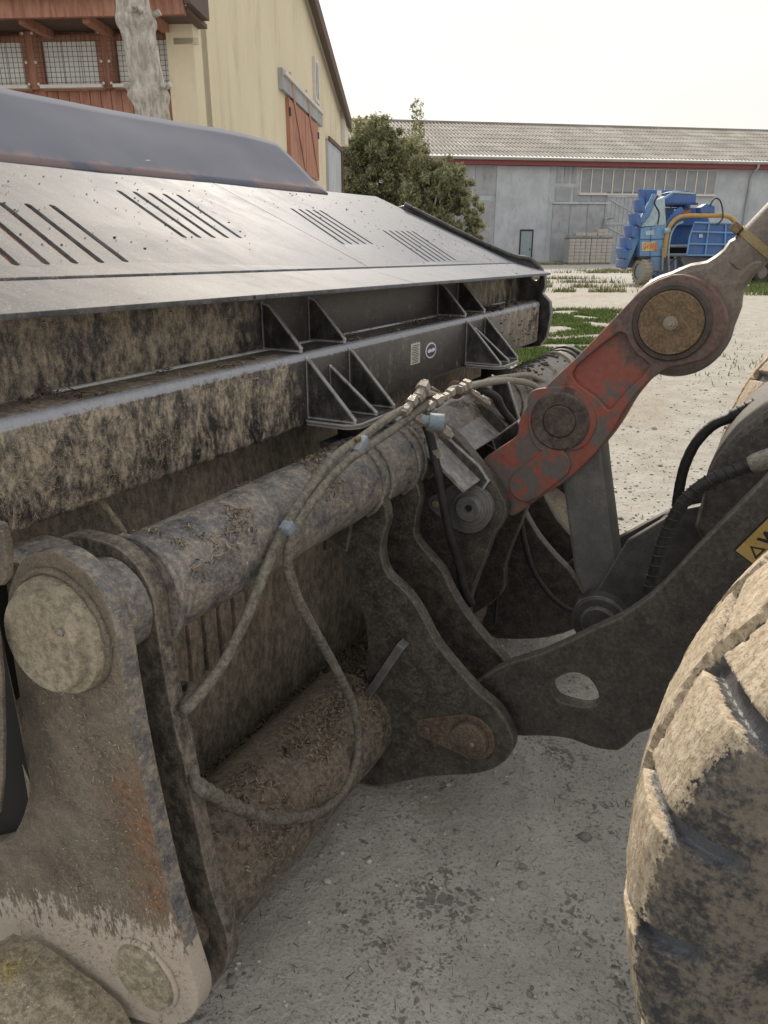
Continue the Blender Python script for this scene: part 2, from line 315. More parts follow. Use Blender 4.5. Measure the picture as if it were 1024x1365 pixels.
def tube_mesh(pts, r, n=12, sub=6, jit=0, rings=None):
    P = [Vector(p) for p in cr(pts, sub, False)] if sub > 1 else [Vector(p) for p in pts]; bm = bmesh.new(); rs = []; u = None
    for i, p in enumerate(P):
        d = (P[min(i + 1, len(P) - 1)] - P[max(i - 1, 0)]).normalized()
        u = (d.orthogonal() if u is None else (u - d * u.dot(d))).normalized(); v = d.cross(u)
        rr = (r if not callable(r) else r(i / (len(P) - 1))) * (1 + jit * random.uniform(-1, 1))
        rs.append([bm.verts.new(p + (u * math.cos(2 * math.pi * k / n) + v * math.sin(2 * math.pi * k / n)) * rr) for k in range(n)])
    for A, B in zip(rs, rs[1:]):
        for k in range(n): bm.faces.new((A[k], A[(k + 1) % n], B[(k + 1) % n], B[k]))
    bm.faces.new(rs[0][::-1]); bm.faces.new(rs[-1]); return mesh(bm, 50)
def tube(name, pts, r, mat, parent, n=12, sub=6, jit=0, **k): return link(name, tube_mesh(pts, r, n, sub, jit), mat, parent, **k)
def np_mesh(verts, faces_n, col=None):          # verts (N*k,3), faces of k consecutive verts
    V = np.asarray(verts, dtype=np.float32); k = faces_n; nf = len(V) // k; me = bpy.data.meshes.new('m')
    me.vertices.add(len(V)); me.vertices.foreach_set('co', V.ravel()); me.loops.add(len(V)); me.loops.foreach_set('vertex_index', np.arange(len(V), dtype=np.int32))
    me.polygons.add(nf); me.polygons.foreach_set('loop_start', np.arange(0, len(V), k, dtype=np.int32)); me.polygons.foreach_set('loop_total', np.full(nf, k, dtype=np.int32))
    me.update(); 
    if col is not None:
        at = me.color_attributes.new('col', 'FLOAT_COLOR', 'POINT'); cc = np.ones((len(V), 4), dtype=np.float32); cc[:, :3] = np.repeat(col, k, axis=0); at.data.foreach_set('color', cc.ravel())
    return me
def indexed(V, Fc, col=None, sm=True):
    me = bpy.data.meshes.new('m'); me.from_pydata([tuple(map(float, v)) for v in V] if not isinstance(V, list) else V, [], Fc if isinstance(Fc, list) else Fc.tolist())
    me.update()
    if col is not None:
        at = me.color_attributes.new('col', 'FLOAT_COLOR', 'POINT'); cc = np.ones((len(V), 4), dtype=np.float32); cc[:, :3] = col; at.data.foreach_set('color', cc.ravel())
    if sm: smooth(me, 60)
    return me
def flakes(P, Nrm, L, W, col, tilt=.5, curl=True):  # loose bits lying on a surface: P (N,3), normals (N,3)
    n = len(P); r = rng.normal(size=(n, 3)); Nn = Nrm + r * tilt * .5; Nn /= np.linalg.norm(Nn, axis=1)[:, None]
    t = rng.normal(size=(n, 3)); t -= (t * Nn).sum(1)[:, None] * Nn; t /= np.linalg.norm(t, axis=1)[:, None]; b = np.cross(Nn, t)
    L = L[:, None] / 2; W = W[:, None] / 2; c = P + Nrm * W * .8
    q = np.stack([c - t * L - b * W, c + t * L - b * W * .6, c + t * L + b * W * .6, c - t * L + b * W], 1).reshape(-1, 3)
    return np_mesh(q, 4, col)
def flake_mat(name, rough=.85):
    n = NB(name); c = n.attr('col'); n.m.use_backface_culling = False; return n.fin(c, rough)
M['flake'] = flake_mat('loose_bits')
def place(X, Y):                                   # right/forward metres from the camera's foot -> world
    c, s = math.cos(TH), math.sin(TH); return (X * c - Y * s, X * s + Y * c)

# ------------------------------------------------------------------ ground
def ground_mat():
    n = NB('dusty_gravel_yard'); v = n.vec(); pos = n.sep(n.geo.outputs['Position'])
    L = n.noise(v, .55, 6, .6); a = n.noise(v, 3.2, 8, .68, .3); b = n.noise(v, 22, 6, .7); c = n.noise(v, 95, 4, .7)
    far = n.ss(pos[1], 2.2, 7)
    near = n.mix(n.ss(a, .3, .7), (.45, .43, .395), (.62, .60, .56)); near = n.mix(n.math('MULTIPLY', n.ss(b, .45, .72), .5), near, (.47, .45, .41))
    near = n.mix(n.math('MULTIPLY', n.ss(c, .52, .66), .65), near, (.2, .185, .16))
    farc = n.mix(n.ss(a, .35, .65), (.33, .31, .275), (.43, .41, .37)); farc = n.mix(n.math('MULTIPLY', n.ss(b, .5, .66), .55), farc, (.27, .235, .185))
    br = n.noise(n.vec((1, .35, 1), (0, 0, .5)), .9, 6, .65); farc = n.mix(n.math('MULTIPLY', n.ss(br, .52, .64), .45), farc, (.30, .245, .18))
    farc = n.mix(n.math('MULTIPLY', n.ss(c, .5, .65), .6), farc, (.5, .475, .42))
    col = n.mix(far, near, farc)
    dp = n.ss(pos[1], 22, 45); col = n.mix(dp, col, n.mix(L, (.34, .33, .30), (.45, .43, .40)))
    # dark splashes on the near concrete
    reg = n.noise(v, 2.6, 5, .6); vd = n.n.new('ShaderNodeVectorMath'); vd.operation = 'ADD'; nc = n.n.new('ShaderNodeTexNoise'); nc.inputs['Scale'].default_value = 30; n.l.new(v, nc.inputs['Vector'])
    vm = n.n.new('ShaderNodeVectorMath'); vm.operation = 'SCALE'; vm.inputs['Scale'].default_value = .035; n.l.new(nc.outputs['Color'], vm.inputs[0]); n.l.new(v, vd.inputs[0]); n.l.new(vm.outputs[0], vd.inputs[1])
    v1_, v2_ = n.voro(vd.outputs[0], 30), n.voro(vd.outputs[0], 62)
    th = n.math('MULTIPLY', n.math('SUBTRACT', reg, .44), 2.1)
    k1 = n.math('SUBTRACT', th, v1_); k2 = n.math('SUBTRACT', n.math('MULTIPLY', th, 1.15), v2_)
    sp = n.ss(k1, -.04, .06); sp2 = n.ss(k2, -.04, .08)
    m = n.math('MAXIMUM', sp, sp2); m = n.math('MULTIPLY', m, n.math('SUBTRACT', 1, n.ss(pos[1], 2.3, 3.6)))
    col = n.mix(n.math('MULTIPLY', m, .62), col, n.mix(b, (.075, .07, .062), (.13, .12, .105)))
    ru = n.ss(n.noise(v, 2.1, 6, .6), .56, .68); col = n.mix(n.math('MULTIPLY', ru, .3), col, (.30, .235, .17))
    h = n.math('ADD', n.math('MULTIPLY', a, .8), n.math('ADD', n.math('MULTIPLY', b, .45), n.math('MULTIPLY', c, .22)))
    n.bump(h, 1.0, .035); return n.fin(col, n.mix(m, (.93,) * 3, (.6,) * 3), 0, .3)
def grid_axis(lo, hi, step):
    xs = list(np.arange(lo, hi + 1e-6, step)); s = step; x = lo; L = []
    while x > -1500: s *= 1.22; x -= s; L.append(x)
    x = hi; s = step; H = []
    while x < 1500: s *= 1.22; x += s; H.append(x)
    return L[::-1] + xs + H
def gz(x, y):
    d = math.hypot(x, y); f = max(0, 1 - d / 14)
    return (noise.noise((x * 1.3, y * 1.3, 0)) * .012 + noise.noise((x * 7, y * 7, 3)) * .006 + noise.noise((x * 24, y * 24, 9)) * .003) * f - .008 * f
xs = grid_axis(-1.9, 1.2, .03); ys = grid_axis(.2, 4.0, .03)
V = [(x, y, gz(x, y)) for y in ys for x in xs]; nx = len(xs)
Fc = [(j * nx + i, j * nx + i + 1, (j + 1) * nx + i + 1, (j + 1) * nx + i) for j in range(len(ys) - 1) for i in range(nx - 1)]
g = link('ground', indexed(V, Fc), ground_mat()); g['kind'] = 'structure'

# loose stones, a lumpy pebble each
def stones(n, X, Y, S, name, colf):
    t = (1 + 5 ** .5) / 2; base = np.array([(-1, t, 0), (1, t, 0), (-1, -t, 0), (1, -t, 0), (0, -1, t), (0, 1, t), (0, -1, -t), (0, 1, -t), (t, 0, -1), (t, 0, 1), (-t, 0, -1), (-t, 0, 1)]) / 1.9
    fi = np.array([(0, 11, 5), (0, 5, 1), (0, 1, 7), (0, 7, 10), (0, 10, 11), (1, 5, 9), (5, 11, 4), (11, 10, 2), (10, 7, 6), (7, 1, 8), (3, 9, 4), (3, 4, 2), (3, 2, 6), (3, 6, 8), (3, 8, 9), (4, 9, 5), (2, 4, 11), (6, 2, 10), (8, 6, 7), (9, 8, 1)])
    V = []; F_ = []; Cc = []
    for k in range(n):
        s = S[k]; sc_ = rng.uniform(.6, 1.2, 3) * s; sc_[2] *= .6; an = rng.uniform(0, 6.28); v = base * rng.uniform(.8, 1.15, (12, 1)) * sc_
        c_, s_ = math.cos(an), math.sin(an); v = np.stack([v[:, 0] * c_ - v[:, 1] * s_, v[:, 0] * s_ + v[:, 1] * c_, v[:, 2]], 1)
        v += (X[k], Y[k], gz(X[k], Y[k]) + s * .25); F_.append(fi + 12 * k); V.append(v); Cc.append(np.repeat([colf()], 12, 0))
    me = indexed(np.concatenate(V), np.concatenate(F_), np.concatenate(Cc), sm=False)
    me.polygons.foreach_set('use_smooth', [True] * len(me.polygons)); o = link(name, me, M['flake']); o['kind'] = 'stuff'; return o
def pebcol():
    b = random.uniform(.2, .6); return (b, b * .95, b * .87)
n1, n2 = 11000, 12000
r1 = np.sqrt(rng.uniform(.3, 16, n1)); an = rng.uniform(R(62), R(160), n1)
o = stones(n1, r1 * np.cos(an), r1 * np.sin(an), np.clip(rng.lognormal(-5.6, .55, n1), .0014, .02), 'pebbles', pebcol)
o['label'] = 'loose pebbles and grit scattered over the pale yard'; o['category'] = 'gravel'
r1 = 3.2 + rng.uniform(0, 1, n2) ** 1.7 * 15; an = rng.uniform(R(78), R(115), n2)
def fc():
    b = random.uniform(.2, .55); return (b, b * .93, b * .82)
o = stones(n2, r1 * np.cos(an), r1 * np.sin(an), np.clip(rng.lognormal(-5.1, .5, n2), .003, .03), 'gravel', fc)
o['label'] = 'coarser gravel on the open yard beyond the loader'; o['category'] = 'gravel'

# ------------------------------------------------------------------ BUCKET
bk = thing('loader_bucket', 'large dirty black loader bucket with slotted top plate and blue grey spill guard', 'bucket', (-1.5, 2.3, 0))
A0, A1 = .30, 3.88
PZ0, PS = 1.55, -.405            # slotted plate: z = PZ0 + PS*(x+1.31)
def pz(x): return PZ0 + PS * (x + 1.31)
ey_p = Vector((-1, 0, -PS)).normalized(); ex_p = Vector((0, -1, 0)).normalized()     # local x = -y, local y = up the slope
Op = Vector((-1.31, 0, PZ0)); kx = math.hypot(1, PS)
def pp(a, b): return (-a, -(b + 1.31) * kx)
ez_p = ex_p.cross(ey_p)
if ez_p.z < 0: ex_p = -ex_p
sgn = 1 if ex_p.y > 0 else -1
def pp(a, b): return (a * sgn, -(b + 1.31) * kx)
slots = [((1.29 - .078 * 2.0 + .078 * i, -1.77), (1.19 - .078 * 2.0 + .078 * i, -1.46)) for i in range(5)] + [((1.43, -1.77), (1.35, -1.445))]
slots = [((1.13 + .075 * i - .05, -1.775), (1.05 + .075 * i - .05, -1.45)) for i in range(6)]
g2 = [((1.83 + .066 * i, -1.92), (1.74 + .063 * i, -1.59)) for i in range(5)]
g3 = [((2.68 + .053 * i, -1.86), (2.54 + .055 * i, -1.54)) for i in range(5)]
g4 = [((3.10 + .058 * i, -1.665), (2.93 + .056 * i, -1.37)) for i in range(6)]
seam_hi, seam_lo = 2.48, 2.345
def panel(outline, sl):
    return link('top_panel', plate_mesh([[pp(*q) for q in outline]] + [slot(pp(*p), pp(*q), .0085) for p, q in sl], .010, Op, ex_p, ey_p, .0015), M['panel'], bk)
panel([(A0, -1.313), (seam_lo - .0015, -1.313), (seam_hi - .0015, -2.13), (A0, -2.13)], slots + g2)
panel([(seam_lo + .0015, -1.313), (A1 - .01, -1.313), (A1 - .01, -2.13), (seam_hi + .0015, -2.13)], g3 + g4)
# rear lip strips (nearly level), two pieces meeting at the seam
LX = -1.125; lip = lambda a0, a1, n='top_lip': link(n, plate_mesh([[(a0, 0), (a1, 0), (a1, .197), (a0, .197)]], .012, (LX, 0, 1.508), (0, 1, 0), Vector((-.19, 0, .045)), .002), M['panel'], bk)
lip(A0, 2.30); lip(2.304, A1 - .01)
tube('weld_seam', [(-1.312, A0, 1.5515), (-1.312, A1 - .02, 1.5515)], .006, M['panel'], bk, 8, 1)
for o_ in list(bk.children):                       # the rear lip rises slightly towards the near end
    if o_.name.split('.')[0] in ('top_lip', 'weld_seam', 'top_panel'):
        for v in o_.data.vertices:
            if v.co.x + bk.location.x > -1.36: v.co.z += .0125 * (3.4 - (v.co.y + bk.location.y))
        o_.data.update()
# spill guard with a bent, slightly wavy upper edge
def guard():
    V = []; F_ = []; na, ns = 90, 10; a_end = 3.30
    for j in range(ns + 1):
        s = j / ns
        for i in range(na + 1):
            a = A0 - .2 + (a_end - A0 + .2 - .02 * s) * i / na
            sag = .012 * noise.noise((a * 1.1, s * 2, 0)) + .004 * noise.noise((a * 5, s * 3, 7))
            e = max(0, (a - 2.75) / .5); h = .255 * s * (1 - .10 * e ** 3)
            top = .008 * math.sin(a * 2.1) * s
            V.append((-2.085 - .30 * s * (1 - .1 * e ** 3) + sag, a, 1.868 + h + top))
    m = na + 1
    for j in range(ns):
        for i in range(na): F_.append((j * m + i, j * m + i + 1, (j + 1) * m + i + 1, (j + 1) * m + i))
    o = link('spill_guard', indexed(V, F_), M['guard'], bk, label='blue grey scuffed spill guard plate')
    md = o.modifiers.new('t', 'SOLIDIFY'); md.thickness = .008; md.offset = -1
guard()
# back walls, beam, ledge
BX, WX = -1.168, -1.30            # beam face, wall face
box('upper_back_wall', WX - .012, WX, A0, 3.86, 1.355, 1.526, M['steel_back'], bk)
box('recess_shade', WX + .0005, WX + .02, .35, .865, 1.364, 1.505, M['ear'], bk)  # dark slab standing in for the shadowed opening at this end
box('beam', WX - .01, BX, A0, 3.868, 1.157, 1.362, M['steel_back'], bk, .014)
tube('weld_bead', [(WX + .004, 1.0, 1.364), (WX + .004, 3.85, 1.364)], .005, M['steel_clean'], bk, 6, 1)
def wall_low():
    prof = [(-1.33, 1.17), (-1.31, 1.0), (-1.30, .85), (-1.30, .6), (-1.31, .35), (-1.33, .12), (-1.42, .02)]
    pr = cr(prof, 4, False); V = []; F_ = []; na = 80
    for j, (x, z) in enumerate(pr):
        for i in range(na + 1):
            a = .80 + (3.88 - .80) * i / na; V.append((x + .004 * noise.noise((a * 3, z * 3, 1)), a, z))
    for j in range(len(pr) - 1):
        for i in range(na): F_.append((j * (na + 1) + i, (j + 1) * (na + 1) + i, (j + 1) * (na + 1) + i + 1, j * (na + 1) + i + 1))
    o = link('back_wall', indexed(V, F_), M['steel_wall'], bk); md = o.modifiers.new('t', 'SOLIDIFY'); md.thickness = .02; md.offset = -1
wall_low()
for k in range(5):
    a = 1.235 + .063 * k; box('wear_strip', -1.302, -1.286, a, a + .046, .50 + .01 * k, .80, M['steel_wall'], bk, .002)
# gussets: triangles on the ledge and on the beam
def tri(a, pts, mat=M['steel_clean']): aplate('gusset', a, .011, pts, mat, bk, bev=.0015)
for a in (1.70, 1.93, 2.87, 3.08):
    tri(a, [(WX + .002, 1.366), (BX - .004, 1.366), (BX - .002, 1.378), (WX + .03, 1.488), (WX + .002, 1.496)])
for grp in ((1.715, 1.835, 1.945), (2.87, 2.965, 3.075)):
    for a in grp:
        top = 1.352 if a != grp[1] else 1.315
        tri(a, [(BX + .001, 1.182), (-1.012, 1.182), (-1.012, 1.192), (BX + .016, top - .01), (BX + .001, top)])
    link('gusset_foot', plate_mesh([rnd([(BX + .0005, grp[0] - .02), (-1.03, grp[0] - .02), (-1.0, grp[0] + .01), (-1.0, grp[2] - .01), (-1.02, grp[2] + .018), (BX + .0005, grp[2] + .018)], .02)], .014, (0, 0, 1.181), (1, 0, 0), (0, 1, 0), .002), M['steel_clean'], bk)
    am = (grp[0] + grp[2]) / 2
    lathe('rubber_stop', disc(.055, .05), (-1.075, am, 1.115), (0, 0, 1), M['rubber2'], bk)
    box('stop_base', -1.14, -.99, am - .1, am + .1, 1.095, 1.114, M['ear'], bk)
# end cheek with lifting hole
ck = [(-1.99, 1.83), (-1.955, 1.835), (-1.9, 1.81), (-1.6, 1.68), (-1.45, 1.62), (-1.32, 1.575), (-1.24, 1.562), (-1.19, 1.525), (-1.155, 1.48), (-1.15, 1.43), (-1.162, 1.40), (-1.12, 1.36), (-1.11, 1.30), (-1.125, 1.18), (-1.16, 1.13), (-1.24, 1.12), (-1.36, 1.1), (-1.42, .02), (-2.3, .02), (-2.4, 1.0), (-2.1, 1.80)]
aplate('side_cheek', A1, .03, ck, M['steel_clean'], bk, holes=[circ((-1.207, 1.482), .019, 20)], bev=.004)
nk = [(x, z) for x, z in ck if x < -1.2 or z > 0]
aplate('side_cheek', .80, .03, [(-1.30, 1.5), (-1.30, .1), (-2.3, .02), (-2.4, 1.0), (-2.1, 1.78)], M['darkvoid'], bk)  # near-black colour stands in for the shade inside the bucket
tube('cheek_bead', [(x + .0, A1 - .006, z + .004) for x, z in ck[1:9]], .011, M['steel_clean'], bk, 8, 3)
# small fixed data plate and oval badge on the beam
PB = [(2.368, 1.314), (2.441, 1.311), (2.437, 1.239), (2.364, 1.241)]
a0, a1 = PB[0][0], PB[1][0]; z0, z1 = PB[3][1], PB[0][1]
dp = box('data_plate', BX, BX + .002, a0, a1, z0, z1, M['whiteplate'], bk, 0)
for k in range(11):
    zz = z1 - .008 - k * (z1 - z0 - .014) / 10; box('print_line', BX + .002, BX + .0026, a0 + .006 + (0.01 if k % 3 == 0 else 0), a1 - .006 - random.uniform(0, .012), zz - .0013, zz + .0010, M['inkblack'], dp, 0)
bc = [(2.535, 1.273), (2.581, 1.274), (2.534, 1.292)]
ra = bc[1][0] - bc[0][0]; cb = bc[0]
def ell(c, rx, ry): return [(c[0] + rx * math.cos(t * math.pi / 16), c[1] + ry * math.sin(t * math.pi / 16)) for t in range(32)]
bd = link('badge', plate_mesh([ell(cb, ra, ra * .62)], .002, (BX + .002, 0, 0), (0, 1, 0), (0, 0, 1), .0004), M['white'], bk)
link('badge_field', plate_mesh([ell(cb, ra * .84, ra * .5)], .001, (BX + .0028, 0, 0), (0, 1, 0), (0, 0, 1), .0002), M['badgeblue'], bd)
link('badge_lettering', plate_mesh([[(cb[0] + u_ * ra, cb[1] + v_ * ra) for u_, v_ in ((-.68, -.10), (-.4, -.16), (0, -.10), (.35, -.14), (.7, -.06), (.66, .12), (.3, .16), (.1, .06), (-.2, .15), (-.5, .10), (-.7, .06))]], .001, (BX + .0036, 0, 0), (0, 1, 0), (0, 0, 1), .0002), M['white'], bd)

# ------------------------------------------------------------------ CARRIER FRAME (tube, brackets, ears)
TX, TZ, TR = -1.02, 1.025, .105
cf = thing('bucket_carrier', 'mud-caked steel frame of thick tube and pinned brackets behind the bucket', 'bucket frame', (-1.0, 2.3, 0))
def tube_long(name, x, z, r, a0, a1, mat, parent, amp=.003, n=48, step=.02):
    V = []; F_ = []; ys = np.arange(a0, a1 + 1e-6, step)
    for y in ys:
        for k in range(n):
            t = 2 * math.pi * k / n; rr = r + amp * noise.noise((y * 9, math.cos(t) * 3, math.sin(t) * 3)) + amp * .5 * noise.noise((y * 40, math.cos(t) * 9, math.sin(t) * 9))
            V.append((x + rr * math.cos(t), y, z + rr * math.sin(t)))
    for j in range(len(ys) - 1):
        for k in range(n): F_.append((j * n + k, j * n + (k + 1) % n, (j + 1) * n + (k + 1) % n, (j + 1) * n + k))
    F_.append(tuple(range(n - 1, -1, -1))); F_.append(tuple((len(ys) - 1) * n + k for k in range(n)))
    return link(name, indexed(V, F_), mat, parent)
tube_long('cross_tube', TX, TZ, TR, .903, 3.80, M['tube'], cf)
lathe('tube_collar', disc(TR + .012, .03), (TX, 3.66, TZ), (0, 1, 0), M['fitting'], cf)
lathe('tube_end', disc(TR + .008, .035), (TX, 3.80, TZ), (0, 1, 0), M['ear'], cf)
aplate('far_bracket', 3.845, .04, cr([(-1.16, 1.0), (-1.12, 1.1), (-1.02, 1.15), (-.91, 1.1), (-.88, 1.0), (-.87, .6), (-.85, .3), (-.95, .12), (-1.1, .1), (-1.3, .3), (-1.22, .6)], 3), M['ear'], cf)
# near outer plate with its two pins
PA = [(-1.168, 1.023), (-1.126, 1.106), (-1.086, 1.147), (-1.02, 1.169), (-0.965, 1.159), (-0.912, 1.12), (-0.894, 1.048), (-0.892, 0.964), (-0.884, 0.824), (-0.87, 0.682), (-0.852, 0.535), (-0.831, 0.426), (-0.811, 0.341), (-0.802, 0.287), (-0.816, 0.232), (-0.863, 0.168), (-0.941, 0.115), (-1.033, 0.082), (-1.098, 0.035), (-1.146, 0.03), (-1.192, 0.043), (-1.249, 0.067), (-1.312, 0.07), (-1.451, 0.05), (-1.885, -0.14), (-2.609, -0.505), (-2.384, -0.051), (-1.769, 0.179), (-1.355, 0.407), (-1.282, 0.476), (-1.231, 0.559), (-1.203, 0.634), (-1.184, 0.749), (-1.18, 0.852)]
op_ = aplate('outer_plate', .737, .04, cr(PA, 3), M['outer'], cf, bev=.002)
op_.data.materials.append(M['tube'])
for f_ in op_.data.polygons:
    if abs(f_.normal.y) < .35 and f_.center.z + op_.matrix_basis.translation.z > .4: f_.material_index = 1
P2 = [(-0.973, 1.061)][0]; P1 = [(-0.935, 0.268)][0]
lathe('pin_boss', [(-.05, 0), (-.05, .086), (-.046, .09), (-.028, .091), (-.026, .1), (-.024, .104), (-.002, .108), (.0, .108), (.0, 0)], (TX, .737, TZ - .005), (0, 1, 0), M['capsteel'], cf, 56)
tube('weld_ring', [(TX + .109 * math.cos(t), .7345, TZ + .109 * math.sin(t)) for t in np.linspace(0, 6.283, 40)], .007, M['outer'], cf, 8, 1, .25)
lathe('lower_pin', [(-.022, 0), (-.022, .066), (-.018, .072), (-.001, .074), (-.001, 0)], (P1[0], .737, P1[1]), (0, 1, 0), M['capsteel'], cf, 48)
tube('weld_ring', [(P1[0] + .077 * math.cos(t), .734, P1[1] + .077 * math.sin(t)) for t in np.linspace(0, 6.283, 40)], .006, M['outer'], cf, 8, 1, .25)
# drum between the plates
tube_long('drum', TX, TZ, .088, .777, .865, M['tube'], cf, .002)
lathe('lower_boss', disc(.05, .087), (P1[0], .778, P1[1]), (0, 1, 0), M['lowtube'], cf)
PB_ = [(-1.215, 1.083), (-1.15, 1.128), (-1.076, 1.136), (-1.009, 1.129), (-0.962, 1.097), (-0.938, 1.051), (-0.936, 0.983), (-0.932, 0.921), (-0.921, 0.792), (-0.903, 0.677), (-0.886, 0.516), (-0.869, 0.396), (-0.842, 0.308), (-0.837, 0.259), (-0.844, 0.208), (-0.875, 0.138), (-0.919, 0.081), (-0.997, 0.038), (-1.088, 0.05), (-1.183, 0.208), (-1.201, 0.622), (-1.24, 0.971)]
aplate('inner_plate', .865, .036, cr(PB_, 3), grime('inner_bracket_steel', (.03, .029, .029), (.21, .18, .145), .56, 14, 1.5, (.4, .9), 0, wear_glint=.6, wear_glintc=(.36, .32, .27), fleck=.5, bump=.6), cf, bev=.002)
box('top_strap', -1.215, -1.12, .778, .864, 1.095, 1.125, M['tube'], cf, .008)
tube('bent_bar', [(-1.235, 1.0, 1.18), (-1.225, 1.02, 1.14), (-1.20, 1.05, 1.06)], .008, M['capsteel'], cf, 8)
# low cross tube
tube_long('low_cross_tube', -1.04, .24, .155, .905, 1.72, M['lowtube'], cf, .006)
tube_long('low_cross_tube', -1.04, .24, .158, 2.93, 3.84, M['lowtube'], cf, .006)
tube_long('low_cross_tube', -1.04, .24, .12, 2.0, 2.6, M['lowtube'], cf, .006)
# weld beads where the tube meets its plates
def ring(a, rr, t0=-60, t1=200, m=None): tube('weld_bead', [(TX + rr * math.cos(R(t)), a, TZ + rr * math.sin(R(t))) for t in range(t0, t1, 6)], .0065, m or M['tube'], cf, 8, 1, .3)
ring(.909, TR + .003); ring(1.697, TR + .003); ring(1.745, TR + .003); ring(1.917, TR + .003); ring(1.965, TR + .003); ring(2.097, TR + .003); ring(2.15, TR + .003); ring(2.66, TR + .003); ring(2.88, TR + .003)
# ear plates
PC = [(-1.021, 1.129), (-0.979, 1.09), (-0.947, 1.028), (-0.919, 0.982), (-0.905, 0.926), (-0.921, 0.869), (-0.924, 0.816), (-0.907, 0.764), (-0.866, 0.733), (-0.828, 0.702), (-0.794, 0.656), (-0.746, 0.58), (-0.681, 0.516), (-0.618, 0.462), (-0.556, 0.423), (-0.516, 0.37), (-0.504, 0.324), (-0.517, 0.276), (-0.561, 0.221), (-0.638, 0.172), (-0.766, 0.114), (-0.947, 0.008), (-1.03, 0.029), (-0.994, 0.259), (-0.971, 0.439), (-0.975, 0.576), (-1.009, 0.683), (-1.038, 0.759), (-1.067, 0.824), (-1.114, 0.989)]
PC = cr(PC, 3)
PD = [(-1.012, 1.088), (-0.976, 1.065), (-0.961, 1.032), (-0.935, 0.991), (-0.909, 0.929), (-0.921, 0.864), (-0.925, 0.797), (-0.883, 0.748), (-0.831, 0.699), (-0.797, 0.638), (-0.744, 0.566), (-0.672, 0.496), (-0.616, 0.449), (-0.543, 0.352), (-0.538, 0.272), (-0.582, 0.202), (-0.731, 0.121), (-0.951, 0.089), (-0.939, 0.299), (-0.983, 0.565), (-1.038, 0.763), (-1.064, 0.958)]
PD = cr(PD, 3)
aplate('ear_plate', 1.70, .042, PC, M['ear'], cf, bev=.004)
aplate('ear_plate', 1.92, .042, PD, M['ear'], cf, bev=.004)
aplate('ear_plate', 2.66, .042, PD, M['ear'], cf, bev=.004)
aplate('ear_plate', 2.88, .042, PC, M['ear'], cf, bev=.004)
P3 = [(-0.627, 0.313), (-0.767, 0.293), (-0.571, 0.333)]
lathe('ear_pin', disc(.055, .03, .008), (P3[0][0], 1.665, P3[0][1]), (0, 1, 0), M['rustear'] if 'rustear' in M else grime('rusty_ear_pin', (.07, .05, .036), (.15, .115, .085), .6, 20, 1, (.5, .85), 0, rust=.35, rustc=(.18, .08, .04), wear_glint=.6, wear_glintc=(.3, .2, .13), bump=.6), cf)
def teardrop(c0, r0, c1, r1, n=14):
    c0, c1 = Vector(c0), Vector(c1); d = (c1 - c0); ang = math.atan2(d.y, d.x); al = math.acos((r0 - r1) / d.length); out = []
    for k in range(n + 1):
        t = ang + al + (2 * math.pi - 2 * al) * k / n; out.append((c0.x + r0 * math.cos(t), c0.y + r0 * math.sin(t)))
    for k in range(n + 1):
        t = ang - al + 2 * al * k / n; out.append((c1.x + r1 * math.cos(t), c1.y + r1 * math.sin(t)))
    return out
aplate('keeper_plate', 1.692, .008, teardrop(P3[0], .072, P3[1], .034), bpy.data.materials['rusty_ear_pin'], cf)
lathe('keeper_bolt', disc(.015, .012, .003), (P3[1][0], 1.680, P3[1][1]), (0, 1, 0), bpy.data.materials['rusty_ear_pin'], cf, 6)
RB = [(-0.99, 0.298), (-0.84, 0.567)]
d_ = (Vector(RB[1]) - Vector(RB[0])).normalized(); e_ = Vector((-d_.y, d_.x)) * .012; p0, p1 = Vector(RB[0]), Vector(RB[1])
aplate('stiffener_bar', 1.66, .04, [tuple(p0 + e_), tuple(p1 + e_), tuple(p1 - e_), tuple(p0 - e_)], M['link'], cf, bev=.003)
# small gusset under the tube
aplate('tube_gusset', 1.60, .014, [(-1.126, 0.928), (-0.956, 0.958), (-0.979, 0.854), (-1.077, 0.888)], M['ear'], cf)
box('gusset_rib', -1.06, -1.045, 1.61, 1.70, .84, .93, M['ear'], cf)
# centre ears for the tilt lever
PE = [(-0.999, 1.117), (-0.895, 1.093), (-0.801, 1.008), (-0.751, 0.955), (-0.717, 0.911), (-0.697, 0.865), (-0.712, 0.812), (-0.739, 0.761), (-0.76, 0.687), (-0.79, 0.592), (-0.81, 0.502), (-0.822, 0.382), (-0.983, 0.248), (-1.105, 0.337), (-1.076, 0.579), (-1.077, 0.746), (-1.107, 0.954), (-1.079, 1.084)]
PE = cr(PE, 3)
aplate('centre_ear', 2.10, .045, PE, M['ear'], cf, bev=.004)
aplate('centre_ear', 2.46, .045, PE, M['ear'], cf, bev=.004)
# sloping cover plate and flanges over the centre ears
cov = Vector((.23, 0, -.185))
def cover(a0, a1, s0, s1, nm='cover_plate'):
    link(nm, plate_mesh([[(a0, s0), (a1, s0), (a1, s1), (a0, s1)]], .012, (-1.0, 0, 1.13), (0, 1, 0), -cov, .0015), M['sheet'], cf)
cover(1.965, 2.098, -.28, .03); cover(2.147, 2.458, -.19, .02); cover(2.507, 2.655, -.26, .0)
for a, pts in ((2.085, [(-1.011, 1.153), (-0.94, 1.108), (-0.785, 0.997), (-0.753, 0.954), (-0.776, 0.916), (-0.853, 0.944), (-0.951, 1.033), (-1.018, 1.099)]), (2.445, [(-1.121, 1.158), (-1.043, 1.117), (-0.824, 0.986), (-0.843, 0.94), (-0.954, 0.998), (-1.098, 1.078)])):
    aplate('ear_fin', a, .012, pts, M['steel_clean'], cf, bev=.0015)
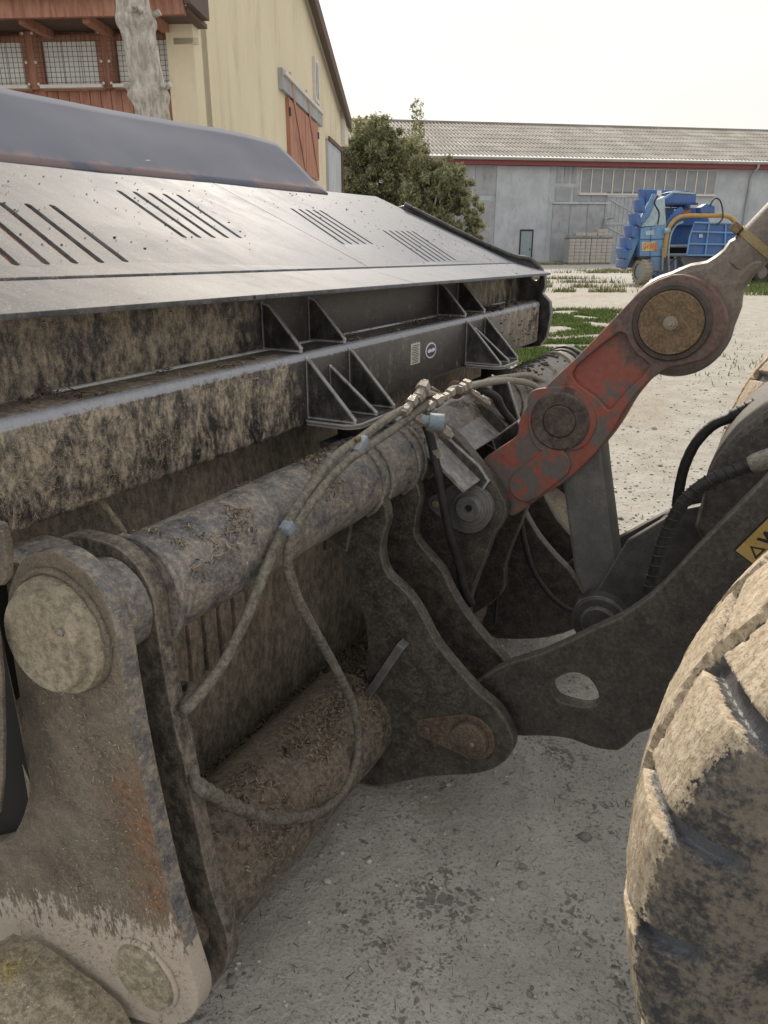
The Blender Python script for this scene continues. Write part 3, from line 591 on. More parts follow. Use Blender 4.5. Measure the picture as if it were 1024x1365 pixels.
aplate('latch_plate', 2.60, .014, [(-0.951, 1.19), (-0.884, 1.168), (-0.832, 1.034), (-0.803, 0.89), (-0.886, 0.914), (-0.945, 1.065)], M['steel_clean'], cf)
aplate('latch_plate', 2.36, .02, [(-0.852, 1.015), (-0.763, 1.09), (-0.7, 0.995), (-0.75, 0.883), (-0.811, 0.914)], M['steel_clean'], cf)
box('cross_stay', -.95, -.93, 2.15, 2.455, 1.0, 1.055, M['rustcap'], cf)
lathe('centre_pin', [(-.05, 0), (-.05, .016), (-.048, .017), (-.048, .038), (-.04, .045), (-.034, .045), (-.032, .056), (-.022, .060), (-.02, .072), (-.004, .074), (-.004, 0)], ([(-0.808, 0.863)][0][0], 2.10, [(-0.808, 0.863)][0][1]), (0, 1, 0), M['link'], cf)
PP = [(-0.826, 0.854), (-0.928, 0.852)]
aplate('keeper_plate', 2.086, .010, teardrop(PP[0], .085, PP[1], .03), M['link'], cf)
lathe('keeper_bolt', disc(.014, .012, .003), (PP[1][0], 2.076, PP[1][1]), (0, 1, 0), M['capsteel'], cf, 6)
lathe('pin_centre', disc(.011, .004, .001), ([(-0.802, 0.87)][0][0], 2.046, [(-0.802, 0.87)][0][1]), (0, 1, 0), M['darkvoid'], cf)
# broken edge of another bracket at the frame's left edge
aplate('edge_bracket', .66, .008, [(-1.186, 1.075), (-1.086, 1.037), (-1.097, 0.954), (-1.128, 0.82), (-1.16, 0.709), (-1.196, 0.616), (-1.369, 0.494)], M['outer'], cf)
aplate('edge_lug', .60, .015, [(-0.978, 1.281), (-0.93, 1.279), (-0.927, 1.255), (-0.929, 1.228), (-0.94, 1.194), (-0.957, 1.178), (-1.011, 1.168)], M['outer'], cf, bev=.006)

for (x_, z_, a_) in ((P1[0], P1[1], .715), (P2[0], P2[1], .687), (P3[0][0], P3[0][1], 1.665)):
    lathe('grease_nipple', [(-.010, 0), (-.010, .003), (-.006, .004), (-.004, .007), (.004, .007), (.004, 0)], (x_ + .015, a_, z_), (0, 1, 0), M['fitting'], cf, 10)
# hoses of the carrier
def hose(name, pts, r, mat, parent, n=12, spiral=False, band=()):
    o = tube(name, pts, r, mat, parent, n, 10, .03)
    if spiral:
        P = [Vector(p) for p in cr(pts, 26, False)]; q = []
        for i, p in enumerate(P[:-1]):
            d = (P[i + 1] - p).normalized(); u = d.orthogonal().normalized(); v = d.cross(u); t = i * .62; q.append(p + (u * math.cos(t) + v * math.sin(t)) * (r * 1.02))
        lo, hi = band or (0, 1); q = q[int(lo * len(q)):int(hi * len(q))]
        tube('spiral_guard', q, r * .17, mat, o if o.parent is None or o.parent.parent is None else parent, 6, 1)
    return o
def w3(pts, b): return [(b_, a, z) for (a, z), b_ in zip(pts, b)]
H1a = [(0.823, 0.816), (0.879, 0.817), (0.934, 0.836), (0.993, 0.863), (1.072, 0.928), (1.134, 0.996), (1.191, 1.051), (1.239, 1.087), (1.336, 1.145), (1.441, 1.181), (1.551, 1.196), (1.698, 1.218), (1.822, 1.227), (1.902, 1.251)]
hose('hydraulic_hose', [(-1.0, .965, H1a[1][1] - .03), (-.95, .95, H1a[1][1] - .012)] + w3(H1a[1:], [-.90] + [-.895] * 12), .0115, M['hose_dusty'], cf)
H2a = [(0.796, 0.737), (0.867, 0.661), (0.921, 0.588), (0.996, 0.494), (1.083, 0.404), (1.183, 0.324), (1.281, 0.263), (1.391, 0.239), (1.461, 0.272), (1.487, 0.354), (1.458, 0.486), (1.387, 0.625), (1.308, 0.762), (1.232, 0.895), (1.201, 0.981), (1.208, 1.035), (1.257, 1.084), (1.343, 1.128), (1.45, 1.162), (1.558, 1.175), (1.712, 1.192), (1.848, 1.211), (1.974, 1.222)]
H2a = [[(-0.98, 0.545)][0]] + H2a if False else H2a
hose('hydraulic_hose', [(-1.0, .975, H2a[1][1] + .01)] + w3(H2a[1:], [-.88] * 30), .0115, M['hose_dusty'], cf)
hose('hose_wrap', w3(H2a[1:7], [-.88] * 6), .0132, M['hose_dusty'], cf, spiral=True)
hose('steel_pipe', w3([(1.918, 1.243), (2.046, 1.208), (2.114, 1.219), (2.211, 1.211), (2.356, 1.2), (2.541, 1.181), (2.753, 1.148), (2.971, 1.096), (3.089, 1.032)], [-.9] * 9), .0125, M['hose_grey'], cf)
hose('steel_pipe', w3([(2.331, 1.181), (2.507, 1.184), (2.75, 1.163), (2.987, 1.134), (3.21, 1.075)], [-.93] * 5), .011, M['hose_grey'], cf)
hose('black_hose', [(x, y, z) for (x, z), y in zip([(-0.921, 1.132), (-0.901, 1.097), (-0.879, 1.03), (-0.857, 0.943), (-0.835, 0.824), (-0.813, 0.714), (-0.799, 0.6), (-0.784, 0.537)], [1.98, 1.97, 1.96, 1.96, 1.97, 2.0, 2.03, 2.06])], .0145, M['rubber'], cf)
tube('pale_tape', [(x, 1.966, z) for (x, z) in [(-0.888, 1.066), (-0.88, 1.042)]], .0165, M['hose_grey'], cf, 12, 1)
hose('black_hose', [(x, y, z) for (x, z), y in zip([(-0.958, 1.166), (-0.907, 1.163), (-0.873, 1.14), (-0.854, 1.094), (-0.823, 1.044), (-0.782, 0.985)], [2.4, 2.42, 2.45, 2.47, 2.5, 2.5])], .014, M['rubber'], cf)
hose('black_hose', [(x, 2.56, z) for (x, z) in [(-0.795, 0.672), (-0.768, 0.571), (-0.725, 0.464), (-0.651, 0.377), (-0.57, 0.336), (-0.491, 0.337)]], .011, M['rubber'], cf)
hose('black_hose', [(x, 2.5, z) for (x, z) in [(-0.768, 0.784), (-0.802, 0.691), (-0.836, 0.564), (-0.845, 0.405), (-0.849, 0.242)]], .006, M['rubber'], cf)
hose('loop_hose', [(x, 3.0, z) for (x, z) in [(-0.687, 0.969), (-0.626, 0.867), (-0.584, 0.778), (-0.585, 0.729), (-0.613, 0.699)]], .016, M['rubber'], cf)
for p, b in (([(1.192, 1.083)][0], -.872), ([(1.517, 1.185)][0], -.882)):
    big = b < -.88
    k_ = link('hose_clamp', box_mesh(-.013, .013, -.026 if big else -.012, .026 if big else .012, -.012, .012, .003), M['blueclip'], cf, local=True)
    k_.location = Vector((b, p[0], p[1])) - cf.location; k_.rotation_euler = (R(28), 0, 0)
    if big:
        b2 = lathe('clamp_bolt', disc(.009, .01, .002), (0, 0, .016), (0, 0, 1), M['rustcap'], k_, 6, local=True)
def fitting(px, pz, y, ang=0, n=3, r=.017, tilt=0):
    r *= .85
    f = link('hose_fitting', lathe_mesh([(0, 0), (0, r * .8), (.01, r * .8), (.012, r), (.03, r), (.032, r * .75), (.042, r * .75), (.044, r * 1.15), (.066, r * 1.15), (.068, r * .7), (.08, r * .7), (.08, 0)], (-.04 * 0, 0, 0), (0, 1, 0), 6 if n == 6 else 12), M['fitting'], cf, local=True)
    f.location = Vector((px, y, pz)) - cf.location; f.rotation_euler = (ang, 0, tilt); return f
FT = [(1.746, 1.218), (1.828, 1.24), (1.815, 1.196), (1.878, 1.205), (2.001, 1.213), (2.125, 1.219), (2.226, 1.198), (1.925, 1.165)]
for (a, z), (an, tl, r) in zip(FT, ((.45, 0, .017), (.5, .1, .021), (-.5, -.9, .017), (.3, -.3, .019), (.15, 0, .016), (.1, 0, .021), (-.6, -.8, .015), (-.7, -.9, .019))):
    fitting(-.88, z, a, an, 6, r, tl)
bcap = [(1.847, 1.188)][0]
lathe('blue_valve_cap', [(0, 0), (0, .014), (.02, .014), (.022, .022), (.06, .024), (.064, .018), (.064, 0)], (-.865, bcap[0] - .02, bcap[1]), (1, .5, -.15), M['blueclip'], cf)
for a in (2.03, 2.19): lathe('pipe_bracket', disc(.03, .008), (-.92, a, 1.205), (0, 1, 0), M['rustcap'], cf, 16)

# ------------------------------------------------------------------ WHEEL LOADER (arms, linkage, wheels)
wl = thing('wheel_loader', 'front of a wheel loader with dark lift arms, red tilt lever and muddy tyres', 'wheel loader', (.65, 2.3, 0))
PARM = [(-0.661, 0.424), (-0.626, 0.466), (-0.556, 0.526), (-0.469, 0.582), (-0.38, 0.655), (-0.318, 0.707), (-0.272, 0.745), (-0.207, 0.82), (-0.165, 0.887), (-0.133, 0.945), (-0.094, 1.008), (-0.037, 1.101), (0.009, 1.177), (0.051, 1.269), (0.107, 1.416), (0.223, 1.64), (0.339, 1.522), (0.267, 1.317), (0.156, 1.074), (0.045, 0.749), (-0.064, 0.568), (-0.165, 0.436), (-0.19, 0.416), (-0.211, 0.379), (-0.237, 0.343), (-0.284, 0.331), (-0.315, 0.329), (-0.366, 0.334), (-0.428, 0.322), (-0.497, 0.298), (-0.553, 0.273), (-0.607, 0.183), (-0.703, 0.133), (-0.769, 0.193), (-0.76, 0.346)]
HL = [(-0.434, 0.487), (-0.416, 0.521), (-0.376, 0.547), (-0.335, 0.541), (-0.307, 0.503), (-0.308, 0.471), (-0.337, 0.45), (-0.388, 0.445), (-0.421, 0.454)]
for a in (1.79, 2.745):
    aplate('lift_arm', a, .045, cr(PARM, 2), M['arm'] if a < 2 else M['armclean'], wl, holes=[cr(HL, 3)], bev=.006)
    lathe('arm_boss', disc(.085, .13, .008), (P3[0][0], a - .02, P3[0][1]), (0, 1, 0), M['greasy'], wl)
# crossmember: folded box between the arms
CM = [(-0.571, 0.365), (-0.476, 0.525), (-0.374, 0.747), (-0.269, 0.948), (-0.247, 0.973), (-0.047, 1.165), (0.086, 1.326), (0.229, 1.201), (0.133, 0.879), (-0.139, 0.495), (-0.328, 0.279)]
bm_ = M['armclean']
aplate('crossmember_side', 2.30, .03, [(-0.425, 0.558), (-0.349, 0.703), (-0.269, 0.84), (-0.217, 0.912), (0.043, 1.19), (0.229, 1.045), (0.001, 0.731), (-0.183, 0.508), (-0.406, 0.365)], bm_, wl, bev=.003)
aplate('crossmember_side', 2.12, .03, [(-0.45, 0.525), (-0.372, 0.722), (-0.333, 0.822), (-0.202, 0.943), (-0.146, 0.966), (0.052, 1.149), (0.152, 0.962), (-0.06, 0.696), (-0.243, 0.502), (-0.394, 0.433)], bm_, wl, bev=.003)
aplate('crossmember_box', 2.02, .55, cr([(-0.137, 0.909), (-0.142, 1.002), (-0.137, 1.099), (-0.105, 1.176), (-0.059, 1.235), (0.026, 1.317), (0.149, 1.397), (0.274, 1.272), (0.138, 1.033), (-0.006, 0.884)], 3), M['arm'], wl, bev=.02)
hb = [(-0.377, 0.565)][0]
lathe('link_hub', [(0, 0), (0, .05), (.003, .053), (.012, .053), (.014, .078), (.02, .085), (.10, .085), (.10, 0)], (hb[0], 2.06, hb[1]), (0, 1, 0), M['armclean'], wl)
# grey link from the crossmember hub up behind the lever
link('link_bar', plate_mesh([[(-0.582, 1.049), (-0.526, 1.148), (-0.455, 1.099), (-0.429, 0.975), (-0.363, 0.68), (-0.375, 0.573), (-0.45, 0.568), (-0.495, 0.664), (-0.547, 0.908)]], .11, (0, 2.20, 0), bev=.01), M['link'], wl)
# red tilt lever
LE = [(-0.402, 1.502), (-0.367, 1.538), (-0.306, 1.568), (-0.252, 1.564), (-0.205, 1.541), (-0.173, 1.504), (-0.156, 1.462), (-0.157, 1.422), (-0.17, 1.386), (-0.196, 1.357), (-0.231, 1.341), (-0.272, 1.33), (-0.296, 1.316), (-0.332, 1.286), (-0.365, 1.241), (-0.389, 1.198), (-0.406, 1.156), (-0.427, 1.112), (-0.455, 1.065), (-0.505, 1.0), (-0.549, 0.953), (-0.618, 0.894), (-0.675, 0.839), (-0.709, 0.82), (-0.73, 0.868), (-0.777, 0.936), (-0.815, 0.986), (-0.757, 1.038), (-0.701, 1.086), (-0.699, 1.122), (-0.68, 1.172), (-0.634, 1.234), (-0.543, 1.331), (-0.469, 1.419)]
PK = [(-0.537, 1.312), (-0.475, 1.373), (-0.425, 1.415), (-0.408, 1.408), (-0.397, 1.384), (-0.378, 1.359), (-0.344, 1.339), (-0.335, 1.329), (-0.348, 1.301), (-0.377, 1.269), (-0.405, 1.228), (-0.431, 1.191), (-0.469, 1.227), (-0.528, 1.261), (-0.548, 1.285)]
lv = aplate('tilt_lever', 2.17, .024, cr(LE, 2), M['lever'], wl, holes=[rnd(PK, .01)], bev=.005)
aplate('lever_core', 2.188, .15, cr(LE, 2), M['lever'], lv, bev=.004)
hc = [(-0.292, 1.446), (-0.154, 1.464), (-0.57, 1.147), (-0.482, 1.157), (-0.523, 1.152)]
rh = (Vector(hc[1]) - Vector(hc[0])).length
lathe('head_ring', [(-.008, rh * .60), (-.010, rh * .62), (-.010, rh * .70), (-.006, rh * .73), (.01, rh * .73), (.01, rh * .60)], (hc[0][0], 2.17, hc[0][1]), (0, 1, 0), M['greasy'], lv, 56)
lathe('head_pin', [(-.02, 0), (-.02, rh * .585), (-.014, rh * .60), (.01, rh * .60), (.01, 0)], (hc[0][0], 2.17, hc[0][1]), (0, 1, 0), M['rustcap'], lv, 56)
lathe('grease_nipple', [(-.036, 0), (-.036, .006), (-.03, .008), (-.03, .013), (-.022, .014), (-.022, .019), (-.018, .019), (-.018, 0)], (hc[0][0], 2.17, hc[0][1]), (0, 1, 0), M['fitting'], lv, 12)
rm_ = (Vector(hc[3]) - Vector(hc[2])).length
mb = grime('greasy_pivot', (.045, .036, .034), (.12, .09, .075), .5, 16, 1, (.4, .7), 0, rust=.2, bump=.4)
lathe('pivot_ring', [(-.008, 0), (-.008, rm_ * .55), (-.011, rm_ * .58), (-.012, rm_ * .94), (-.008, rm_), (.01, rm_), (.01, 0)], (hc[2][0], 2.17, hc[2][1]), (0, 1, 0), mb, lv, 48)
lathe('pivot_pin', [(-.016, 0), (-.016, rm_ * .5), (-.012, rm_ * .54), (0, rm_ * .54), (0, 0)], (hc[2][0], 2.17, hc[2][1]), (0, 1, 0), mb, lv, 40)
SB = [(-0.663, 0.93), (-0.578, 1.015)]
aplate('raised_pad', 2.162, .012, slot(SB[0], SB[1], .052, 10), M['lever'], lv, bev=.004)
aplate('pivot_pad', 2.165, .010, rnd([(x, z) for x, z in [(-0.678, 1.231), (-0.527, 1.262), (-0.453, 1.163), (-0.488, 1.069), (-0.627, 1.042), (-0.664, 1.094)]], .04, 6), M['lever'], lv, bev=.004)
# cylinder rod with its eye, band and clamp bolt
rc = [(-0.285, 1.435), (-0.162, 1.632), (-0.088, 1.726), (0.05, 1.902)]
re_ = rh * 1.02
Ro = Vector((rc[0][0], 2.26, rc[0][1])); Rd = (Vector((rc[2][0], 2.26, rc[2][1])) - Vector((rc[1][0], 2.26, rc[1][1]))).normalized()
def rod_eye():
    # outline in the plane: circle flaring into a neck along Rd
    dx, dz = Rd.x, Rd.z; px_, pz_ = -dz, dx; out = []
    for k in range(25):
        t = R(115) + (2 * math.pi - R(230)) * k / 24 ; q = (math.cos(t) * re_, math.sin(t) * re_)
        t2 = math.atan2(dz, dx) + R(52) + (2 * math.pi - R(104)) * k / 24
        out.append((Ro.x + re_ * math.cos(t2), Ro.z + re_ * math.sin(t2)))
    for h, wd in ((.135, -.088), (.165, -.062), (.21, -.052), (.25, -.050)): out.append((Ro.x + dx * h + px_ * wd, Ro.z + dz * h + pz_ * wd))
    for h, wd in ((.25, .050), (.21, .052), (.165, .062), (.135, .088)): out.append((Ro.x + dx * h + px_ * wd, Ro.z + dz * h + pz_ * wd))
    return out
cy = link('tilt_cylinder', lathe_mesh([(.185, 0), (.185, .040), (.20, .052), (.23, .054), (1.3, .054), (1.3, 0)], Ro, Rd, 48), M['rod'], wl)
link('rod_eye', plate_mesh([cr(rod_eye(), 2)], .096, (0, 2.212, 0), bev=.022), M['rod'], cy)
bq = [(-0.138, 1.661)][0]; hb_ = (Vector((bq[0], 2.26, bq[1])) - Ro).dot(Rd)
lathe('yellow_band', [(hb_ - .011, .053), (hb_ - .010, .0572), (hb_ + .010, .0572), (hb_ + .011, .053)], Ro, Rd, M['band'], cy, 48)
kb = link('band_clamp', box_mesh(-.012, .012, -.02, .02, -.013, .013, .003), M['rustcap'], cy, local=True)
up_ = Vector((-Rd.z, 0, Rd.x)); kb.location = Ro + Rd * (hb_ - .005) + up_ * .066 + Vector((0, -.015, 0)) - wloc(cy); kb.rotation_euler = (0, -math.atan2(Rd.z, Rd.x), 0)
lathe('clamp_bolt', disc(.006, .05, .001), (0, -.025, .0), (0, 1, 0), M['fitting'], kb, 6, local=True) if False else None
# loader hoses
def pa(a, pts): return [(x, a, z) for x, z in pts]
hose('arm_hose', pa(2.36, [(0.131, 1.301), (0.03, 1.261), (-0.032, 1.226), (-0.075, 1.202), (-0.12, 1.169), (-0.166, 1.139), (-0.204, 1.082), (-0.225, 1.014), (-0.232, 0.948), (-0.233, 0.874)]), .016, M['rubber'], wl)
hose('hose_sleeve', pa(2.36, [(0.03, 1.261), (-0.032, 1.226), (-0.075, 1.202), (-0.12, 1.169)]), .0195, M['rubber'], wl, spiral=True)
hose('arm_hose', pa(1.96, [(0.132, 1.233), (0.048, 1.191), (-0.005, 1.16), (-0.041, 1.138), (-0.087, 1.11), (-0.135, 1.076), (-0.173, 1.029), (-0.198, 0.969), (-0.213, 0.903), (-0.223, 0.829), (-0.233, 0.749)]), .0165, M['rubber'], wl, spiral=True)
lathe('hose_ferrule', [(0, 0), (0, .02), (.012, .024), (.06, .024), (.07, .02), (.07, 0)], Vector(pa(1.96, [(-0.041, 1.138)])[0]), Vector(pa(1.96, [(0.048, 1.191)])[0]) - Vector(pa(1.96, [(-0.041, 1.138)])[0]), M['hose_grey'], wl)
# warning sticker on the near arm
WS = [(-0.038, 0.978), (0.017, 1.068), (0.104, 1.209), (-0.023, 0.964)]
s0, s1 = Vector(WS[0]), Vector(WS[1]); sx = (s1 - s0).normalized(); sy = Vector((sx.y, -sx.x))
if sy.y > 0: sy = -sy
Ls, Hs = .32, .062
q4 = lambda u_, v_: tuple(s0 + sx * u_ + sy * v_)
ws = link('warning_sticker', plate_mesh([[q4(-.003, -.003), q4(Ls, -.003), q4(Ls, Hs), q4(-.003, Hs)][::-1]], .0016, (0, 1.7885, 0), bev=.0003), M['inkblack'], wl)
link('sticker_face', plate_mesh([[q4(0, .002), q4(Ls - .003, .002), q4(Ls - .003, Hs - .003), q4(0, Hs - .003)][::-1]], .0012, (0, 1.7875, 0), bev=.0002), grime('sticker_yellow', (.50, .34, .09), (.34, .25, .12), .4, 20, 1, (.5, .7), 0, bump=.1), ws)
def text_mesh(s, size):
    cu = bpy.data.curves.new('t', 'FONT'); cu.body = s; cu.size = size; cu.extrude = .0004; cu.offset = .0012 * size / .03
    ob = bpy.data.objects.new('t', cu); me = bpy.data.meshes.new_from_object(ob); bpy.data.objects.remove(ob); bpy.data.curves.remove(cu); return me
def put_text(s, size, O, ex, ey, mat, parent, name='lettering', local=False, k=1):
    me = text_mesh(s, size); ex, ey = Vector(ex).normalized(), Vector(ey).normalized(); ez = ex.cross(ey); O = Vector(O)
    me.transform(Matrix(((ex.x * k, ey.x, ez.x, O.x), (ex.y * k, ey.y, ez.y, O.y), (ex.z * k, ey.z, ez.z, O.z), (0, 0, 0, 1)))); return link(name, me, mat, parent, local=local)
tO = q4(.052, .046); put_text('WARNING', .042, (tO[0], 1.7865, tO[1]), (sx.x, 0, sx.y), (-sy.x, 0, -sy.y), M['inkblack'], ws)
t3 = [q4(.012, .046), q4(.046, .046), q4(.029, .016)]; t4 = [q4(.019, .042), q4(.039, .042), q4(.029, .024)]
link('warning_triangle', plate_mesh([t3, t4], .0008, (0, 1.787, 0), bev=.0001), M['inkblack'], ws)

# ------------------------------------------------------------------ tyres
TB, TZc, TRd = .628, .735, .742
def tyre(name, y0, y1, parent, hub):
    N, Sx = 1300, 120; yc, hw = (y0 + y1) / 2, (y1 - y0) / 2
    # profile: s in [-1,1] tread, beyond it the sidewall to the bead
    prof = []
    for j in range(Sx + 1):
        u_ = j / Sx * 2 - 1; au = abs(u_); sg = 1 if u_ >= 0 else -1
        if au < .52:
            s = au / .52; y = s * .86; r = 1 - .05 * s ** 2.4; k = 0
        elif au < .64:
            t = (au - .52) / .12; y = .86 + .14 * math.sin(t * math.pi / 2); r = .95 - .075 * (1 - math.cos(t * math.pi / 2)) - .03 * t; k = t
            s = 1 + t * .25
        else:
            t = (au - .64) / .36; y = 1.0 + .03 * math.sin(t * math.pi) - .12 * t ** 2; r = .845 - .225 * t; k = 1; s = 1.25 + t
        prof.append((sg * y, r, sg * s))
    V = np.zeros((N * (Sx + 1), 3), np.float32); col = np.zeros((N * (Sx + 1), 3), np.float32)
    NL = 22; th = np.arange(N) / N * 2 * math.pi
    def sst(x, a, b):
        t = np.clip((x - a) / (b - a), 0, 1); return t * t * (3 - 2 * t)
    for j, (y, r, s) in enumerate(prof):
        sg = 1 if s >= 0 else -1; as_ = abs(s)
        ph = th * NL / (2 * math.pi) + (.5 if s > 0 else 0)
        zz = np.abs(((ph * 1.0) % 1) - .5) * 2                # zigzag for the long grooves
        # lateral grooves, slanted, between shoulder blocks
        lat = (ph + .35 * as_) % 1; dl = np.abs(lat - .5)
        g1 = 1 - sst(dl, .075, .10)                             # shoulder groove
        gz_ = np.abs(as_ - (.36 + .12 * zz)); g2 = 1 - sst(gz_, .05, .075)
        lat2 = (th * NL / (2 * math.pi) + .25 + .3 * s) % 1; g3 = 1 - sst(np.abs(lat2 - .5), .06, .09)
        if as_ < .30: gr = np.maximum(g2, g3)
        elif as_ < 1.0: gr = np.maximum(g2, np.where(as_ > .40 + .12 * zz, g1, 0))
        elif as_ < 1.5: gr = g1 * (1 if as_ < 1.25 else max(0, 1 - (as_ - 1.25) / .22))
        else: gr = np.zeros(N)
        depth = .030
        fade = 1 if as_ < 1.15 else max(0, 1 - (as_ - 1.15) / .45)
        lug = (1 - gr)
        yy = yc + hw * y; rr = r * TRd
        # thickness of the lug on top of the carcass
        nrm_r = 1 if as_ <= 1 else max(0, 1 - (as_ - 1) * 2.2); nrm_y = 0 if as_ <= .95 else min(1, (as_ - .95) * 2.5)
        disp = -depth * fade * gr
        rr = rr + disp * (nrm_r * .9 + .1); yv = yy + sg * disp * nrm_y * .8
        x = TB + rr * np.cos(th); z = hub + rr * np.sin(th)
        V[j * N:(j + 1) * N, 0] = x; V[j * N:(j + 1) * N, 1] = yv; V[j * N:(j + 1) * N, 2] = z
        mud = lug * (1 if as_ < .98 else max(0, 1 - (as_ - 1.0) / .16)) * .98 + .08
        if as_ > 1.1: mud = mud + .14
        ed = np.clip(gr * 1.6, 0, 1) * (1 if as_ > .9 else .6) * (1 if as_ < 1.5 else 0)
        col[j * N:(j + 1) * N, 0] = np.clip(mud, 0, 1); col[j * N:(j + 1) * N, 1] = ed
    # surface roughness of dried mud
    for i in range(len(V)):
        v = V[i]; k = .0022 * col[i, 0]; q = noise.noise((v[0] * 22, v[1] * 22, v[2] * 22)) + .5 * noise.noise((v[0] * 70, v[1] * 70, v[2] * 70))
        dx, dz = v[0] - TB, v[2] - hub; L_ = math.hypot(dx, dz); V[i, 0] += dx / L_ * q * k; V[i, 2] += dz / L_ * q * k
    F_ = []
    for j in range(Sx):
        b0, b1 = j * N, (j + 1) * N
        F_ += [(b0 + i, b0 + (i + 1) % N, b1 + (i + 1) % N, b1 + i) for i in range(N)]
    me = indexed(V, F_, col); me.flip_normals() if False else None
    wh = bpy.data.objects.new('front_wheel', None); C.objects.link(wh); wh.parent = parent; wh.location = Vector((TB, yc, hub)) - wloc(parent)
    link('tyre', me, M['tyre'], wh)
    rp_ = [(-.30, .0), (-.30, .17), (-.24, .2), (-.20, .30), (-.26, .36), (-.285, .44), (-.29, .455), (-.27, .462), (-.2, .44), (.2, .44), (.27, .462), (.27, .455), (.1, .3), (.1, 0)]
    lathe('rim', [(h * (hw / .31), r) for h, r in rp_], (TB, yc, hub), (0, 1, 0), M['link'], wh, 64)
    return wh
w1 = tyre('near', .87, 1.52, wl, TZc)
w2 = w1.copy(); C.objects.link(w2); w2.parent = wl; w2.location = Vector((TB - .08, 3.30, TZc + .10)) - wloc(wl)
for ch in list(w1.children):
    c = ch.copy(); C.objects.link(c); c.parent = w2
# ------------------------------------------------------------------ LOOSE DIRT AND STRAW
def strawcol(n, dark=.35):
    b = rng.uniform(.5, 1.5, n)[:, None]; t = np.array([[.26, .21, .145]]) * b; dk = np.array([[.045, .036, .028]]) * b
    return np.where(rng.uniform(0, 1, n)[:, None] < dark, dk, t)
def bits(name, P, Nn, Lr, Wr, col, label, tilt=.6):
    n = len(P); o = link(name, flakes(P, Nn, rng.uniform(*Lr, n), rng.uniform(*Wr, n), col, tilt), M['flake']); o['kind'] = 'stuff'; tagm(o, label, 'straw'); return o
def clump_pts(n, f):                # keep points where a noise field is high
    out = []
    while len(out) < n:
        q = f()
        if noise.noise(Vector(q[0]) * 7) + .5 * noise.noise(Vector(q[0]) * 23) > q[2] : out.append(q[:2])
    P = np.array([o[0] for o in out]); N_ = np.array([o[1] for o in out]); return P, N_
def on_tube(x, z, r, a0, a1, t0, t1, thr):
    def f():
        a = random.uniform(a0, a1); t = R(random.triangular(t0, t1, 95)); nrm = (math.cos(t), 0, math.sin(t)); return ((x + r * nrm[0], a, z + r * nrm[2]), nrm, thr)
    return f
P, Nn = clump_pts(4200, on_tube(TX, TZ, TR + .002, .95, 3.7, 5, 140, .18)); bits('straw_bits', P, Nn, (.003, .018), (.001, .0035), strawcol(4200, .35), 'chopped straw and dung crumbs stuck along the thick cross tube')
P, Nn = clump_pts(1500, lambda: ((random.uniform(WX + .004, BX - .005), random.uniform(.4, 3.85), 1.366), (0, 0, 1), .15)); bits('straw_bits', P, Nn, (.004, .022), (.0012, .004), strawcol(1500, .5), 'straw bits collected on the ledge of the bucket beam')
def facebits():
    return ((BX + .001, random.uniform(.5, 1.65), random.uniform(1.17, 1.35)), (1, 0, 0), -.1)
P, Nn = clump_pts(2200, facebits); bits('straw_bits', P, Nn, (.003, .014), (.0006, .0015), strawcol(2200, .25), 'thin straw fragments stuck on the near face of the bucket beam', .15)
def outf():
    return ((random.uniform(-1.35, -.82), .7345, random.uniform(.12, 1.1)), (0, -1, 0), -.3)
P, Nn = clump_pts(3800, outf)
keep = [i for i in range(len(P)) if P[i, 0] < -.905 + (1.0 - P[i, 2]) * .11 and P[i, 0] > -1.13 - max(0, .5 - P[i, 2]) * .7 and (P[i, 0] + 1.02) ** 2 + (P[i, 2] - 1.02) ** 2 > .0125 and (P[i, 0] - P1[0]) ** 2 + (P[i, 2] - P1[1]) ** 2 > .007]
bits('straw_bits', P[keep], Nn[keep], (.002, .011), (.0006, .0018), strawcol(len(keep), .35) * 1.4, 'tiny straw fragments dried onto the nearest pinned bracket', .15)
# the heap of dung and straw between the back wall and the low tube
def heap_z(x, a):
    t = max(0, min(1, (x + 1.31) / .36)); base = .17 * (1 - t) + .40 * t ** .8
    e = max(0, min(1, (a - .98) / .1)) 
    return base + .02 * noise.noise((x * 8, a * 8, 0)) + .012 * noise.noise((x * 30, a * 30, 5)) - .03 * (1 - e) - .05 * max(0, (x + .99) / .06)
V = []; F_ = []; nxh, nah = 34, 120
for j in range(nah + 1):
    for i in range(nxh + 1):
        x = -1.32 + .36 * i / nxh; a = .99 + 2.85 * j / nah; V.append((x, a, heap_z(x, a)))
for j in range(nah):
    for i in range(nxh): F_.append((j * (nxh + 1) + i, j * (nxh + 1) + i + 1, (j + 1) * (nxh + 1) + i + 1, (j + 1) * (nxh + 1) + i))
hp_ = link('dung_heap', indexed(V, F_), grime('dung', (.09, .078, .064), (.21, .18, .145), .6, 25, 1, (.8, .95), 0, fleck=.5, bump=1)); hp_['kind'] = 'stuff'; tagm(hp_, 'dark straw dung heaped between the bucket wall and the low tube', 'dung')
def hf():
    x = random.uniform(-1.31, -.97); a = random.uniform(1.0, 2.1); return ((x, a, heap_z(x, a) + .002), (0, 0, 1), -.5)
P, Nn = clump_pts(9000, hf); cl = strawcol(9000, .45) * .85; bits('straw_bits', P, Nn, (.006, .035), (.001, .004), cl, 'tangle of chopped straw on top of the dung heap', 1.3)
P, Nn = clump_pts(1800, on_tube(-1.04, .24, .162, 1.0, 1.68, -20, 90, -.1)); bits('straw_bits', P, Nn, (.005, .02), (.001, .003), strawcol(1800, .4), 'straw crumbs clinging to the muddy low cross tube', .3)
